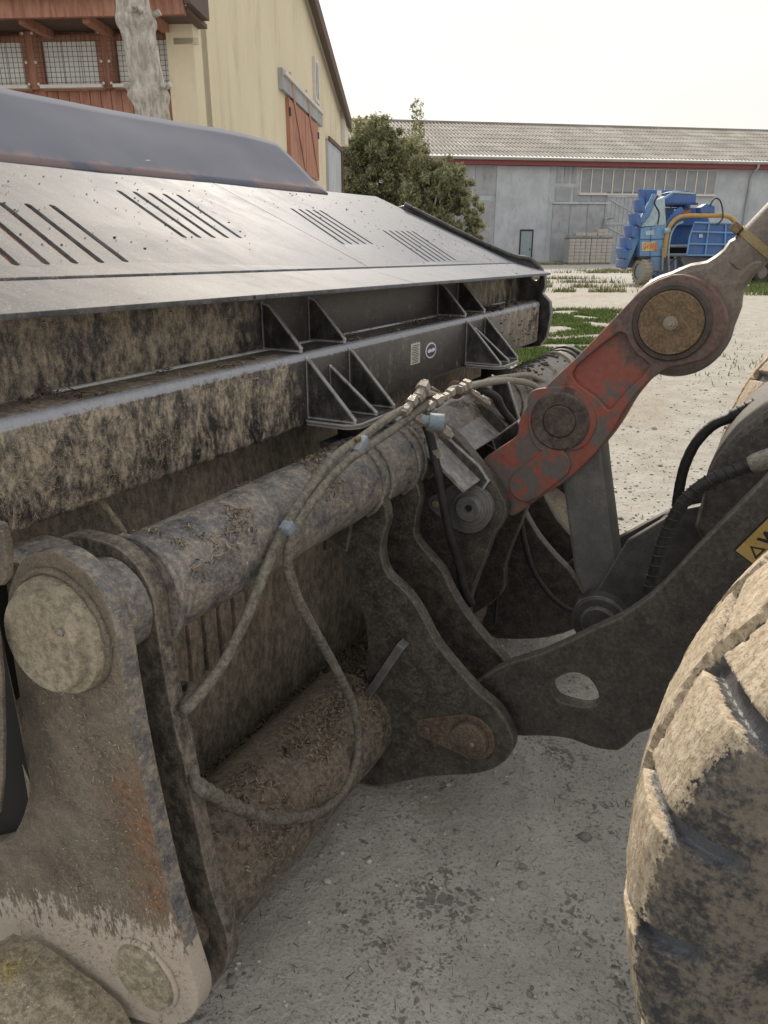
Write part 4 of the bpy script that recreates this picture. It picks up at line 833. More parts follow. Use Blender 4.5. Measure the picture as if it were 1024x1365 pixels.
# bits on the ground around the bucket
n = 2600; a = rng.uniform(R(60), R(165), n); r_ = np.sqrt(rng.uniform(.4, 9, n)); P = np.stack([r_ * np.cos(a), r_ * np.sin(a), np.array([gz(x, y) + .003 for x, y in zip(r_ * np.cos(a), r_ * np.sin(a))])], 1)
bits('straw_bits', P, np.tile([[0, 0, 1.]], (n, 1)), (.004, .028), (.001, .003), strawcol(n, .35), 'scattered straw bits lying on the yard behind the bucket', .3)
# clods on the slotted plate
def clods(n, f, name, label, lo, hi, col=(.04, .034, .028)):
    V = []; F_ = []; Cc = []; off = 0
    ico = bmesh.new(); bmesh.ops.create_icosphere(ico, subdivisions=1, radius=1); bv = np.array([v.co[:] for v in ico.verts]); bf = np.array([[v.index for v in fc_.verts] for fc_ in ico.faces]); ico.free()
    for k in range(n):
        p = f(); s = random.uniform(lo, hi) * random.uniform(.4, 1); v = bv * rng.uniform(.7, 1.2, (len(bv), 1)) * s * np.array([random.uniform(.7, 1.6), random.uniform(.7, 1.6), .45]) + np.array(p)
        V.append(v); F_.append(bf + off); off += len(bv); Cc.append(np.tile(np.array(col) * random.uniform(.6, 1.6), (len(bv), 1)))
    me = indexed(np.concatenate(V), np.concatenate(F_), np.concatenate(Cc), sm=False); me.polygons.foreach_set('use_smooth', [True] * len(me.polygons))
    o = link(name, me, M['flake']); o['kind'] = 'stuff'; tagm(o, label, 'dirt'); return o
def fp():
    x = random.uniform(-2.05, -1.14); a = random.uniform(.6, 3.85)
    return (x, a, (pz(x) if x < -1.31 else 1.508 + (-.045 / .19) * (x - LX)) + .002)
clods(650, fp, 'dirt_specks', 'small dark dirt specks splashed over the slotted top plate', .001, .0045)
def fl(): 
    a = 3.0 + abs(random.gauss(0, .35)); return (random.uniform(WX, BX - .01), min(a, 3.85), 1.366)
clods(90, fl, 'dirt_clods', 'dark clods lying on the far end of the beam ledge', .006, .018)
def ft():
    a = random.uniform(3.0, 3.65); t = R(random.triangular(40, 150, 110)); return (TX + TR * math.cos(t), a, TZ + TR * math.sin(t))
clods(160, ft, 'dirt_clods', 'dark dung clods on the far end of the thick tube', .008, .022)
def fb(): return (BX + .002, random.uniform(3.1, 3.85), random.uniform(1.17, 1.35))
clods(90, fb, 'dirt_specks', 'dark splashes dried on the far end of the beam face', .003, .009)
# mud packed at the bottom left corner, with a yellow straw tuft and a scrap of foil
mud = [(-1.582, 0.01), (-1.384, 0.108), (-1.274, 0.135), (-1.156, 0.12), (-1.071, 0.084), (-1.038, 0.019), (-1.756, -0.542)]
V = []; F_ = []
gm = 40; ML = [(-1.54, 0.128), (-1.305, 0.196), (-1.159, 0.201), (-1.012, 0.164), (-0.963, 0.08)]
def mud_z(x):
    for (x0, z0), (x1, z1) in zip(ML, ML[1:]):
        if x <= x1: return z0 + (z1 - z0) * (x - x0) / (x1 - x0)
    return ML[-1][1]
for j in range(gm + 1):
    for i in range(gm + 1):
        x = -1.35 + .5 * i / gm; y = .42 + .30 * j / gm
        V.append((x, y, mud_z(x) - .25 * max(0, .64 - y) + .012 * noise.noise((x * 9, y * 9, 0)) + .008 * noise.noise((x * 31, y * 31, 0)) - .25 * max(0, y - .66)))
for j in range(gm):
    for i in range(gm): F_.append((j * (gm + 1) + i, j * (gm + 1) + i + 1, (j + 1) * (gm + 1) + i + 1, (j + 1) * (gm + 1) + i))
mo = link('packed_mud', indexed(V, F_), grime('pale_mud', (.2, .17, .13), (.42, .36, .27), .7, 16, 1, (.8, .95), 0, fleck=.7, bump=1)); mo['kind'] = 'stuff'; tagm(mo, 'pale dried mud packed under the nearest bracket', 'mud')

tf = [(-1.192, 0.254)][0]
n = 170; P = np.stack([rng.normal(tf[0], .016, n), rng.normal(.61, .018, n), rng.normal(tf[1] + .004, .006, n)], 1); c_ = np.array([[.42, .34, .13]]) * rng.uniform(.5, 1.3, n)[:, None]
bits('straw_bits', P, np.tile([[0, 0, 1.]], (n, 1)), (.005, .014), (.0015, .003), c_, 'yellow tuft of chaff on the pale packed mud', 1.6)
# ------------------------------------------------------------------ GRASS AND WEEDS (ground cover)
def grass(name, label, spots, n, h, w_, cols, cat='grass'):
    P = []; Cc = []
    for k in range(n):
        cx, cy, rx, ry, an = random.choices(spots, [s[2] * s[3] for s in spots])[0]
        u_, v_ = random.gauss(0, .5), random.gauss(0, .5); X = cx + u_ * rx * math.cos(an) - v_ * ry * math.sin(an); Y = cy + u_ * rx * math.sin(an) + v_ * ry * math.cos(an)
        if noise.noise((X * 1.3, Y * 1.3, 2)) < -.12: continue
        hh = h * random.uniform(.35, 1.2); t = random.uniform(0, 6.28); lx, ly = math.cos(t) * hh * .5, math.sin(t) * hh * .5; d = w_ / 2
        c_, s_ = math.cos(t + 1.57) * d, math.sin(t + 1.57) * d
        P += [(X - c_, Y - s_, 0), (X + c_, Y + s_, 0), (X + lx + c_ * .3, Y + ly + s_ * .3, hh), (X + lx - c_ * .3, Y + ly - s_ * .3, hh)]
        c0 = random.choice(cols); b = random.uniform(.7, 1.3); Cc.append(tuple(q * b for q in c0))
    o = link(name, np_mesh(np.array(P), 4, np.array(Cc)), M['flake']); o['kind'] = 'stuff'; tagm(o, label, cat); return o
def gp(l): return [(x, y) for x, y in l]
green = [(.10, .17, .03), (.14, .22, .045), (.08, .13, .03), (.2, .22, .08)]; dry = [(.26, .22, .11), (.17, .17, .06), (.33, .28, .17)]
G1 = [(-3.525, 12.906), (-3.778, 15.131), (-4.82, 17.17), (-3.32, 11.761), (-4.387, 18.893), (-2.988, 11.297)]
grass('grass', 'fresh green grass patch beside the far end of the bucket', [(x, y, 1.7, 1.1, R(10)) for x, y in G1], 60000, .065, .02, green)
G2 = [(-9.414, 32.539), (-7.827, 29.627), (-11.157, 35.43), (-6.408, 27.299), (-21.877, 57.739), (-9.655, 44.258), (-9.186, 47.017), (-19.3, 59.124), (-17.671, 57.736), (-9.231, 48.343)]
grass('dry_weeds', 'dry yellow green weeds in strips before the grey barn', [(x, y, 3.2, .5, R(30)) for x, y in G2], 9000, .16, .035, dry + green[:1])
G3 = [(-1.68, 31.837), (-0.653, 30.869), (-2.339, 35.659), (0.284, 29.55), (-1.467, 38.257), (-2.069, 43.978)]
grass('grass', 'green verge with weeds by the parked trailer at the right edge', [(x, y, 3, .8, R(30)) for x, y in G3], 14000, .2, .03, green + dry[:1])

# ------------------------------------------------------------------ GREY BARN
M['render_grey'] = None
def wallmat(name, c0, c1, stain, sc=.6, streak=3, bump=.2):
    n = NB(name); v = n.vec(obj=True); vv = n.vec((1, 1, 1 / streak), obj=True); a = n.noise(v, sc, 7, .62); s = n.noise(vv, sc * 4, 6, .65); f = n.noise(v, 14, 4, .6)
    c = n.mix(n.ss(a, .3, .7), c0, c1); c = n.mix(n.math('MULTIPLY', n.ss(s, .5, .72), .6), c, stain); c = n.mix(n.math('MULTIPLY', f, .25), c, stain)
    n.bump(f, bump, .02); return n.fin(c, .9)
M['conc'] = wallmat('grey_concrete_wall', (.40, .42, .45), (.54, .565, .60), (.30, .31, .33))
M['conc2'] = wallmat('stained_panel', (.32, .33, .35), (.43, .445, .465), (.22, .225, .235), .9)
M['yellowwall'] = wallmat('cream_render', (.70, .62, .45), (.78, .70, .53), (.47, .40, .28), .5, 4)
M['corr'] = wallmat('weathered_cement_sheet', (.27, .255, .23), (.38, .36, .33), (.17, .16, .14), .5, 1)
def corr2():
    n = NB('corrugated_cement_sheet'); v = n.vec(obj=True); a = n.noise(v, .5, 6, .6); b = n.noise(n.vec((1, .15, .3), obj=True), 5, 5, .6); k = n.sep(n.attr('col'))[0]
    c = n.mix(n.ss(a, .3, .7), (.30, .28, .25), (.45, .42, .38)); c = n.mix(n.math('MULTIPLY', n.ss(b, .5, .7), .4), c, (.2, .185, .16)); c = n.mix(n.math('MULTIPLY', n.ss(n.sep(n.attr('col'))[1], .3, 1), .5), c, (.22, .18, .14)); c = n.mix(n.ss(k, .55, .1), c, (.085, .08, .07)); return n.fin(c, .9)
M['corr2'] = corr2()
M['redtrim'] = plain('red_brown_trim', (.22, .05, .05), .6, obj=True)
M['frame_w'] = plain('pale_frame', (.64, .61, .56), .7, obj=True)
def glassmat():
    n = NB('dusty_glass'); a = n.noise(n.vec(obj=True), 1.4, 4); return n.fin(n.mix(a, (.16, .175, .19), (.34, .35, .36)), .25)
M['pane'] = glassmat()
M['doorblue'] = plain('grey_blue_door', (.27, .32, .36), .6, obj=True)
M['gate'] = wallmat('grey_gate_boards', (.36, .38, .40), (.46, .48, .50), (.26, .27, .28), 2, 4)
gb = thing('grey_barn', 'long grey concrete barn with corrugated roof and red trim across the yard', 'barn', (*place(10.45, 62), 0), TH + R(10))
def lbox(name, x0, x1, y0, y1, z0, z1, mat, parent, bev=0, **k): return link(name, box_mesh(x0, x1, y0, y1, z0, z1, bev), mat, parent, local=True, **k)
GE = [(-6.209, 7.711), (20.593, 7.63), (-12.902, 9.932), (20.132, 9.988)]
ez_ = (GE[0][1] + GE[1][1]) / 2
lbox('wall', -30, 45, 0, .3, -1, ez_ - .3, M['conc'], gb)
# roof: eight courses of corrugated sheet, each lapped over the next
slope_h, run = 3.75, 11.5
def roof_row(k, nrow=8):
    y0, y1 = -.7 + (run + .7) * k / nrow, -.7 + (run + .7) * (k + 1) / nrow + .25; z = lambda y: ez_ - .05 + (y + .7) / (run + .7) * slope_h
    per = .32; xs_ = np.arange(-32, 46, per / 6); V = []; F_ = []
    for j, y in enumerate((y0, (y0 + y1) / 2, y1)):
        for x in xs_: V.append((x, y, z(y) + .05 * math.sin(x / per * 2 * math.pi) + .03 * (1 - j / 2) + .015 * noise.noise((x * .3, y, 0))))
    m = len(xs_)
    for j in range(2): F_ += [(j * m + i, j * m + i + 1, (j + 1) * m + i + 1, (j + 1) * m + i) for i in range(m - 1)]
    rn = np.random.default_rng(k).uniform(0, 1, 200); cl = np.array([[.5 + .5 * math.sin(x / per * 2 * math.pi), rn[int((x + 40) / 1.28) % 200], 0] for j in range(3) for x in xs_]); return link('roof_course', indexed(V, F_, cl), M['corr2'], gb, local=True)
for k in range(8): roof_row(k)
lbox('fascia', -31, 45, -.62, -.05, ez_ - .62, ez_ - .28, M['redtrim'], gb)
lbox('gutter', -31, 45, -.85, -.63, ez_ - .32, ez_ - .12, M['corr'], gb, .05)
lbox('ridge_cap', -31, 45, run + .1, run + .6, ez_ + slope_h + .02, ez_ + slope_h + .16, M['corr'], gb)
# facade relief
GP = [(-4.93, 7.277), (-1.463, 0.377), (-1.667, 7.329), (3.012, 0.361), (-1.985, 4.456), (2.619, 7.397), (4.958, 5.157), (2.823, 4.923), (7.438, 0.059), (7.034, 4.961), (10.645, -0.071)]
lbox('pier', GP[2][0] - .3, GP[5][0] - .4, -.12, 0.002, -1, ez_ - .65, M['conc'], gb)
for x0, x1, z0, z1 in ((GP[0][0] - 3, GP[1][0] - .2, 5.0, 7.3), (GP[0][0] - 3, GP[1][0] - .2, .4, 4.6), (GP[5][0] + .1, GP[6][0] - .4, 5.9, 7.3), (GP[5][0] + .1, GP[8][0] - .3, 4.6, 5.6)):
    nq = 3
    for q in range(nq):
        w_ = (x1 - x0) / nq; lbox('wall_panel', x0 + q * w_ + .12, x0 + (q + 1) * w_ - .12, -.06, .002, z0, z1, M['conc2'], gb)
for q in range(3):
    w_ = (GP[8][0] - .5 - GP[5][0]) / 3; lbox('wall_panel', GP[5][0] + .1 + q * w_, GP[5][0] + (q + 1) * w_, -.07, .002, .2, 4.35, M['conc2'], gb)
lbox('ledge', GP[5][0], GP[8][0], -.16, .003, 4.4, 4.55, M['conc'], gb)
# gate of boards
GG = [(7.034, 4.961), (10.194, 4.99), (10.828, 0.044)]
gt = lbox('gate', GG[0][0], GG[0][0] + 4.4, -.1, .004, -.5, 5.3, M['gate'], gb)
for q in range(12): lbox('gate_board', GG[0][0] + .12 + q * .35, GG[0][0] + .44 + q * .35, -.14, -.10, -.5, 5.2, M['gate'], gt)
for zz in (.9, 2.9, 4.9): lbox('gate_rail', GG[0][0] + .05, GG[0][0] + 4.3, -.19, -.14, zz, zz + .16, M['conc'], gt)
for zz in (.95, 2.95):
    t = link('gate_brace', plate_mesh([[(GG[0][0] + .2, zz + 1.8), (GG[0][0] + .42, zz + 1.8), (GG[0][0] + 4.1, zz + .1), (GG[0][0] + 3.9, zz + .1)][::-1]], .04, (0, -.19, 0)), M['conc'], gt, local=True)
# strip window with its panes
GW = [(4.78, 7.013), (16.237, 6.912), (4.824, 5.263), (16.285, 5.045)]
x0, x1 = GW[0][0], GW[1][0]; z0, z1 = (GW[2][1] + GW[3][1]) / 2, (GW[0][1] + GW[1][1]) / 2
sw = lbox('strip_window', x0, x1, -.08, .01, z0, z1, M['frame_w'], gb)
NP = 13
for q in range(NP):
    w_ = (x1 - x0) / NP; lbox('pane', x0 + q * w_ + .07, x0 + (q + 1) * w_ - .05, -.10, -.082, z0 + .08, z1 - .07, M['pane'], sw)
    if q: lbox('mullion', x0 + q * w_ - .04, x0 + q * w_ + .04, -.15, -.082, z0, z1, M['frame_w'], sw)
lbox('window_sill', x0 - .1, x1 + .1, -.22, -.082, z0 - .1, z0, M['frame_w'], sw)
GD = [(0.192, 2.419), (1.112, 2.421), (1.083, 0.199), (0.213, 0.203)]
dr = lbox('door', GD[0][0], GD[1][0], -.15, -.122, -.3, GD[0][1], M['doorblue'], gb)
for a_, b_, c_, d_ in ((GD[0][0] - .08, GD[0][0], -.3, GD[0][1]), (GD[1][0], GD[1][0] + .08, -.3, GD[0][1]), (GD[0][0] - .08, GD[1][0] + .08, GD[0][1], GD[0][1] + .12)):
    lbox('door_frame', a_, b_, -.2, -.121, c_, d_, M['rubber'], dr)
lbox('door_handle', GD[1][0] - .16, GD[1][0] - .1, -.2, -.152, 1.0, 1.15, M['rubber'], dr)
GDp = [(19.263, 7.282), (19.072, 5.07), (6.695, 3.43), (6.552, 1.762)]
tube('downpipe', [(GDp[0][0], -.75, ez_ - .2), (GDp[0][0], -.7, ez_ - .6), (GDp[0][0] - .05, -.15, ez_ - 1.2), (GDp[0][0] - .1, -.15, 4), (GDp[0][0] - .1, -.15, 0)], .09, M['conc2'], gb, 10, 4, local=True)
tube('vent_pipe', [(GDp[2][0] + 1.2, -.05, 3.4), (GDp[2][0] + .5, -.25, 3.4), (GDp[2][0] + .3, -.28, 3.0), (GDp[2][0], -.28, .6)], .08, M['conc2'], gb, 8, 4, local=True)
# two stacks of concrete blocks on pallets
for si, (pxs, lab) in enumerate((([(3.194, 1.204), (4.973, -0.33)], 'left one of two stacks of pale concrete blocks against the barn'), ([(4.957, 1.201), (6.706, -0.34)], 'right one of two block stacks with loose hollow blocks on top'))):
    xa, xb = pxs[0][0], pxs[1][0]; ox, oy = 10.45 + (xa + xb) / 2 * math.cos(R(10)), 62 + (xa + xb) / 2 * math.sin(R(10))
    st = thing('block_stack', lab, 'block stack', (*place(ox + .35, oy - 2.0), 0), TH + R(10), 'stacks of concrete blocks by the barn')
    W_ = (xb - xa) * .97; me = box_mesh(-W_ / 8 + .012, W_ / 8 - .012, -.25, .25, 0, .235, .012)
    pm = wallmat('block_%d' % si, (.36, .34, .31), (.50, .475, .43), (.27, .255, .23), 2, 1)
    me.materials.append(pm)
    pal = lbox('pallet', -W_ / 2, W_ / 2, -.55, .55, 0.0, .13, M['rod'], st)
    for row in range(7):
        for q in range(4):
            b = bpy.data.objects.new('block', me); C.objects.link(b); b.parent = st; b.location = (-W_ / 2 + W_ / 8 + q * W_ / 4 + random.uniform(-.01, .01), -.3 + random.uniform(-.015, .015), .13 + row * .245)
    lbox('pallet', -W_ / 2, W_ / 2, -.5, .5, .13 + 7 * .245, .13 + 7 * .245 + .1, M['rod'], st)
    for q in range(4 if si else 3):
        b = bpy.data.objects.new('block', me); C.objects.link(b); b.parent = st; b.location = (-W_ / 2 + W_ / 8 + (q + (0 if si else 1)) * W_ / 4, -.28, .33 + 7 * .245 + random.uniform(0, .02)); b.rotation_euler = (0, 0, random.uniform(-.15, .15))
        if si and q in (1, 2): b.location.z += .001; c2 = b.copy(); C.objects.link(c2); c2.location = b.location + Vector((0, .02, .245))
    lbox('block_core', -W_ / 2 + .03, W_ / 2 - .03, -.04, .5, .13, .13 + 7 * .245, M['conc2'], st)

# ------------------------------------------------------------------ YELLOW BARN WITH A TIMBER FRONT
yb = thing('yellow_barn', 'cream rendered barn with red brown timber front and gable doors', 'barn', (*place(-2.415, 10.9), 0), TH - R(4.2))
YW = [(0.683, 4.139), (14.792, 4.329), (9.11, 6.836), (15.875, 5.204), (5.949, 4.384), (9.696, 4.385), (9.385, 3.396), (5.752, 3.524), (5.319, 4.486), (10.315, 4.501), (9.529, 5.803), (10.186, 5.694), (9.902, 4.844), (9.338, 4.854), (11.432, 4.217), (14.234, 4.209), (14.024, 2.889), (8.192, 6.599), (0.535, 3.216)]
far_t = YW[1][0]
rz = lambda t: YW[3][1] + (YW[2][1] - YW[3][1]) * (YW[3][0] - t) / (YW[3][0] - YW[2][0])
mid = far_t * .42
apex = rz(mid)
gable = [(-.0, -1), (far_t, -1), (far_t, rz(far_t) + .02), (mid, apex + .05), (-.0, rz(mid) - (apex - rz(far_t)) * .9)]
lbox('verge_soffit', -.3, .02, far_t - .1, far_t, -1, 1, M['yellowwall'], yb) if False else None
link('gable_wall', plate_mesh([gable], .35, (0, 0, 0), (0, 1, 0), (0, 0, 1), 0), M['yellowwall'], yb, local=True)
# verge and roof on the right-hand slope
M['dark_trim'] = plain('dark_brown_verge', (.10, .065, .05), .7, obj=True)
lo_z, hi_z = rz(far_t + .8), apex
v0, v1 = Vector((.0, far_t + .8, lo_z)), Vector((0, mid, hi_z)); dv = (v1 - v0).normalized()
link('verge_board', plate_mesh([[(0, -.26), ((v1 - v0).length, -.26), ((v1 - v0).length, .04), (0, .04)]], .12, (.13, v0.y, v0.z), (0, dv.y, dv.z), (0, -dv.z, dv.y) if -dv.z * 0 + dv.y > 0 else (0, dv.z, -dv.y), .01), M['dark_trim'], yb, local=True)
link('roof', plate_mesh([[(-.3, 0), ((v1 - v0).length, 0), ((v1 - v0).length, 9), (-.3, 9)]], .14, (.11, v0.y, v0.z + .12), (0, dv.y, dv.z), (-1, 0, 0), .01), M['corr'], yb, local=True)
lbox('eave_box', -.1, .12, far_t + .02, far_t + .9, lo_z - .75, lo_z + .1, M['frame_w'], yb)
tube('lightning_rod', [(.1, YW[2][0] + .2, YW[2][1]), (.1, YW[2][0] + .2, YW[2][1] + 2)], .02, M['conc2'], yb, 6, 1, local=True)
M['redwood'] = None
def wood(name, c0, c1):
    n = NB(name); v = n.vec((1, 1, .12), obj=True); a = n.noise(v, 18, 6, .65); b = n.noise(n.vec(obj=True), 1.2, 5); c = n.mix(n.ss(a, .3, .7), c0, c1)
    c = n.mix(n.math('MULTIPLY', n.ss(b, .5, .7), .5), c, tuple(q * .6 for q in c0)); n.bump(a, .3, .01); return n.fin(c, .85)
M['redwood'] = wood('faded_red_boards', (.27, .12, .08), (.44, .23, .16))
M['orange'] = wood('orange_red_door', (.36, .16, .11), (.47, .24, .17))
# upper loft doors with lintel
ta, tb_ = YW[4][0], YW[5][0]; zt, zb = YW[4][1], YW[6][1] - .3
hm = (ta + tb_) / 2
for q, (a_, b_) in enumerate(((ta, hm - .03), (hm + .03, tb_))):
    d_ = lbox('loft_door', .002, .06, a_, b_, zb, YW[4][1] - .02, M['orange'], yb)
    nb = 5
    for k in range(nb): lbox('door_board', .06, .075, a_ + (b_ - a_) * k / nb + .015, a_ + (b_ - a_) * (k + 1) / nb - .005, zb, YW[4][1] - .05, M['orange'], d_)
    lbox('hinge', .075, .10, a_ if q == 0 else b_ - .1, a_ + .1 if q == 0 else b_, (zb + zt) / 2 + .3, (zb + zt) / 2 + .45, M['rubber'], d_)
    L_ = math.hypot(b_ - a_, 1.2); 
    link('door_brace', plate_mesh([[(a_ + .05, zb + 1.7), (a_ + .2, zb + 1.75), (b_ - .1, zb + .1), (b_ - .2, zb + .05)][::-1]], .02, (.097, 0, 0), (0, 1, 0), (0, 0, 1)), M['orange'], d_, local=True)
lbox('door_gap', .002, .03, hm - .03, hm + .03, zb, zt - .03, M['darkvoid'], yb)
lbox('lintel', .002, .09, YW[8][0], YW[9][0] + .1, zt + .02, zt + .38, M['conc2'], yb)
lbox('lintel_rail', .09, .14, YW[8][0] + .1, YW[9][0], zt + .28, zt + .36, M['frame_w'], yb)
wn = lbox('window', .002, .07, YW[10][0], YW[11][0], YW[13][1], YW[10][1], M['frame_w'], yb)
lbox('pane', .071, .085, YW[10][0] + .12, YW[11][0] - .12, YW[13][1] + .12, YW[10][1] - .1, M['pane'], wn)
lbox('glazing_bar', .086, .10, (YW[10][0] + YW[11][0]) / 2 - .03, (YW[10][0] + YW[11][0]) / 2 + .03, YW[13][1] + .1, YW[10][1] - .1, M['frame_w'], wn)
gd = lbox('grey_door', .002, .07, YW[14][0], YW[15][0], -.5, YW[14][1], M['conc'], yb)
lbox('door_frame', .07, .12, YW[15][0] - .1, YW[15][0] + .02, -.5, YW[14][1] + .1, M['dark_trim'], gd)
lbox('door_head', .07, .12, YW[14][0], YW[15][0] - .1, YW[14][1], YW[14][1] + .1, M['dark_trim'], gd)
# front: rendered end piece, then boards with three meshed windows
WW = [(-0.194, 3.656), (0.234, 3.996), (2.617, 3.643), (2.527, 4.133), (2.103, 4.159), (1.358, 3.609), (1.289, 4.112), (2.181, 3.637), (1.112, 4.11), (0.394, 3.579), (0.343, 4.081), (3.331, 4.146), (2.373, 3.639), (2.285, 4.145), (0.218, 4.16), (2.497, 4.298)]
tw = WW[1][0]
lbox('side_wall', -tw, -.0, .352, .62, -1, 6.6, M['yellowwall'], yb)
lbox('side_wall_face', -tw, -.002, .05, .351, -1, 6.6, M['yellowwall'], yb)
lbox('timber_backing', -9.5, -tw, .3, .5, -1, 6.2, M['redwood'], yb)
nb = 62
for k in range(nb):
    x1_ = -tw - .01 - k * .145; zt_ = WW[2][1] - .03
    lbox('board', x1_ - .138, x1_, .26 + random.uniform(-.006, .006), .30, -1, zt_, M['redwood'], yb, .006)
wz0, wz1 = WW[5][1], WW[6][1]
wins = [(WW[8][0], WW[9][0]), (WW[4][0], WW[5][0]), (WW[12][0], WW[12][0] + (WW[4][0] - WW[5][0])), (WW[12][0] + 1.6, WW[12][0] + 2.6)]
wins = [(min(a_, b_), max(a_, b_)) for a_, b_ in wins]
prev = tw
for a_, b_ in wins:
    lbox('post', -a_ + .0, -prev - .0, .20, .30, wz0 - .05, wz1 + .55, M['redwood'], yb, .006) if a_ > prev else None
    prev = b_
    fr = lbox('window', -b_, -a_, .27, .30, wz0, wz1, M['frame_w'], yb)
    for q in range(3):
        pw = (b_ - a_) / 3; lbox('pane', -b_ + q * pw + .006, -b_ + (q + 1) * pw - .006, .255, .268, wz0 + .0, wz1 - .0, M['glasspale'] if 'glasspale' in M else M.setdefault('glasspale', plain('pale_glass', (.78, .8, .78), .3, var=.12, sc=2, obj=True)), fr)
    for (x0_, x1_, z0_, z1_) in ((-b_ - .06, -a_ + .06, wz1, wz1 + .07), (-b_ - .06, -a_ + .06, wz0 - .07, wz0), (-b_ - .06, -b_, wz0, wz1), (-a_, -a_ + .06, wz0, wz1)):
        lbox('window_frame', x0_, x1_, .215, .254, z0_, z1_, M['redwood'], fr)
    bm = bmesh.new()
    def wire(x0_, x1_, z0_, z1_, y_):
        r_ = bmesh.ops.create_cube(bm, size=1)
        for v in r_['verts']: v.co = Vector(((x0_ + x1_) / 2 + v.co.x * (x1_ - x0_), y_ + v.co.y * .006, (z0_ + z1_) / 2 + v.co.z * (z1_ - z0_)))
    for q in range(15): xx = -b_ - .08 + (b_ - a_ + .16) * q / 14; wire(xx - .0025, xx + .0025, wz0 - .05, wz1 + .12, .16)
    for q in range(12): zz = wz0 - .04 + (wz1 - wz0 + .14) * q / 11; wire(-b_ - .08, -a_ + .08, zz - .0025, zz + .0025, .154)
    link('wire_mesh', mesh(bm), M['dark_trim'], fr, local=True)
    for x_ in (-b_ - .07, -a_ + .07):
        for z_ in (wz0 - .0, (wz0 + wz1) / 2, wz1 + .08): lathe('mesh_bolt', disc(.018, .02, .004), (x_, .135, z_), (0, 1, 0), M['frame_w'], fr, 8, local=True)
    lbox('window_sill', -b_ - .05, -a_ + .05, .12, .214, wz0 - .05, wz0 - .01, M['frame_w'], fr)
lbox('head_beam', -9.5, -tw, .22, .30, wz1 + .12, wz1 + .55, M['redwood'], yb)
ov = WW[15][1]
WF = [(2.473, 4.428), (-0.235, 4.274), (2.441, 4.606), (-0.189, 4.299)]
sof = lbox('soffit', -9.5, .12, -.55, .26, WF[1][1] - .05, WF[1][1], M['dark_trim'], yb)
for k in range(11): lbox('rafter_end', -.4 - k * .8, -.3 - k * .8, -.5, .2, WF[1][1] - .14, WF[1][1] - .05, M['redwood'], sof)
lbox('eave_board', -9.5, .1, -.62, -.55, WF[1][1] - .10, WF[1][1] + .22, M['redwood'], yb)
lbox('eave_end', .12, .20, -.66, .1, WF[1][1] - .0, WF[1][1] + .5, M['dark_trim'], yb)
lbox('gutter', -9.5, .1, -.78, -.63, WF[1][1] + .1, WF[1][1] + .25, M['corr'], yb, .03)
lbox('bracket_board', -tw - .02, -tw + .30, .0, .05, WF[1][1] - .27, WF[1][1] - .20, M['yellowwall'], yb)

# ------------------------------------------------------------------ BARE TRUNK IN FRONT OF THE TIMBER WALL
def bark():
    n = NB('pine_bark'); v = n.vec((1, 1, .35)); a = n.noise(v, 14, 8, .7, .8); b = n.noise(n.vec(), 60, 4, .7); c = n.voro(v, 26)
    col = n.mix(n.ss(a, .35, .65), (.42, .38, .33), (.72, .68, .62)); col = n.mix(n.math('MULTIPLY', n.ss(c, .55, .25), .35), col, (.2, .165, .135)); g = n.noise(n.vec(), 5, 4)
    col = n.mix(n.math('MULTIPLY', n.ss(g, .55, .7), .35), col, (.28, .29, .14)); n.bump(n.math('ADD', a, n.math('MULTIPLY', b, .6)), 1, .03); return n.fin(col, .92)
tx, ty = place(-2.25, 8.0)
tr = thing('bare_tree', 'grey bare trunk with knobbly cut branch rings in front of timber wall', 'tree', (tx, ty, 0))
V = []; F_ = []; n_ = 48; zs = np.arange(-.2, 7.5, .025)
knots = [1.2, 1.9, 2.50, 2.95, 3.55, 4.0, 4.65, 5.2]
ry_ = Vector((math.cos(TH), math.sin(TH)))
for z in zs:
    lean = -.10 * (z - 3.2)
    r0 = .17 - .006 * z
    for k in knots: r0 += .035 * math.exp(-((z - k) / .06) ** 2)
    for q in range(n_):
        t = 2 * math.pi * q / n_; rr = r0 * (1 + .10 * noise.noise((math.cos(t) * 2.2, math.sin(t) * 2.2, z * 1.8)) + .07 * noise.noise((math.cos(t) * 7, math.sin(t) * 7, z * 9)))
        V.append((rr * math.cos(t) + ry_.x * lean, rr * math.sin(t) + ry_.y * lean, z))
for j in range(len(zs) - 1): F_ += [(j * n_ + q, j * n_ + (q + 1) % n_, (j + 1) * n_ + (q + 1) % n_, (j + 1) * n_ + q) for q in range(n_)]
bk_m = bark(); link('trunk', indexed(V, F_), bk_m, tr, local=True)
for k in knots:
    for q in range(4):
        t = random.uniform(0, 6.28); lean = -.10 * (k - 3.2); d = Vector((math.cos(t), math.sin(t), .35)); p = Vector((ry_.x * lean, ry_.y * lean, k)) + d * .12
        tube('branch_stub', [p, p + d * .05, p + d * random.uniform(.09, .12)], .026, bk_m, tr, 8, 2, .15, local=True)

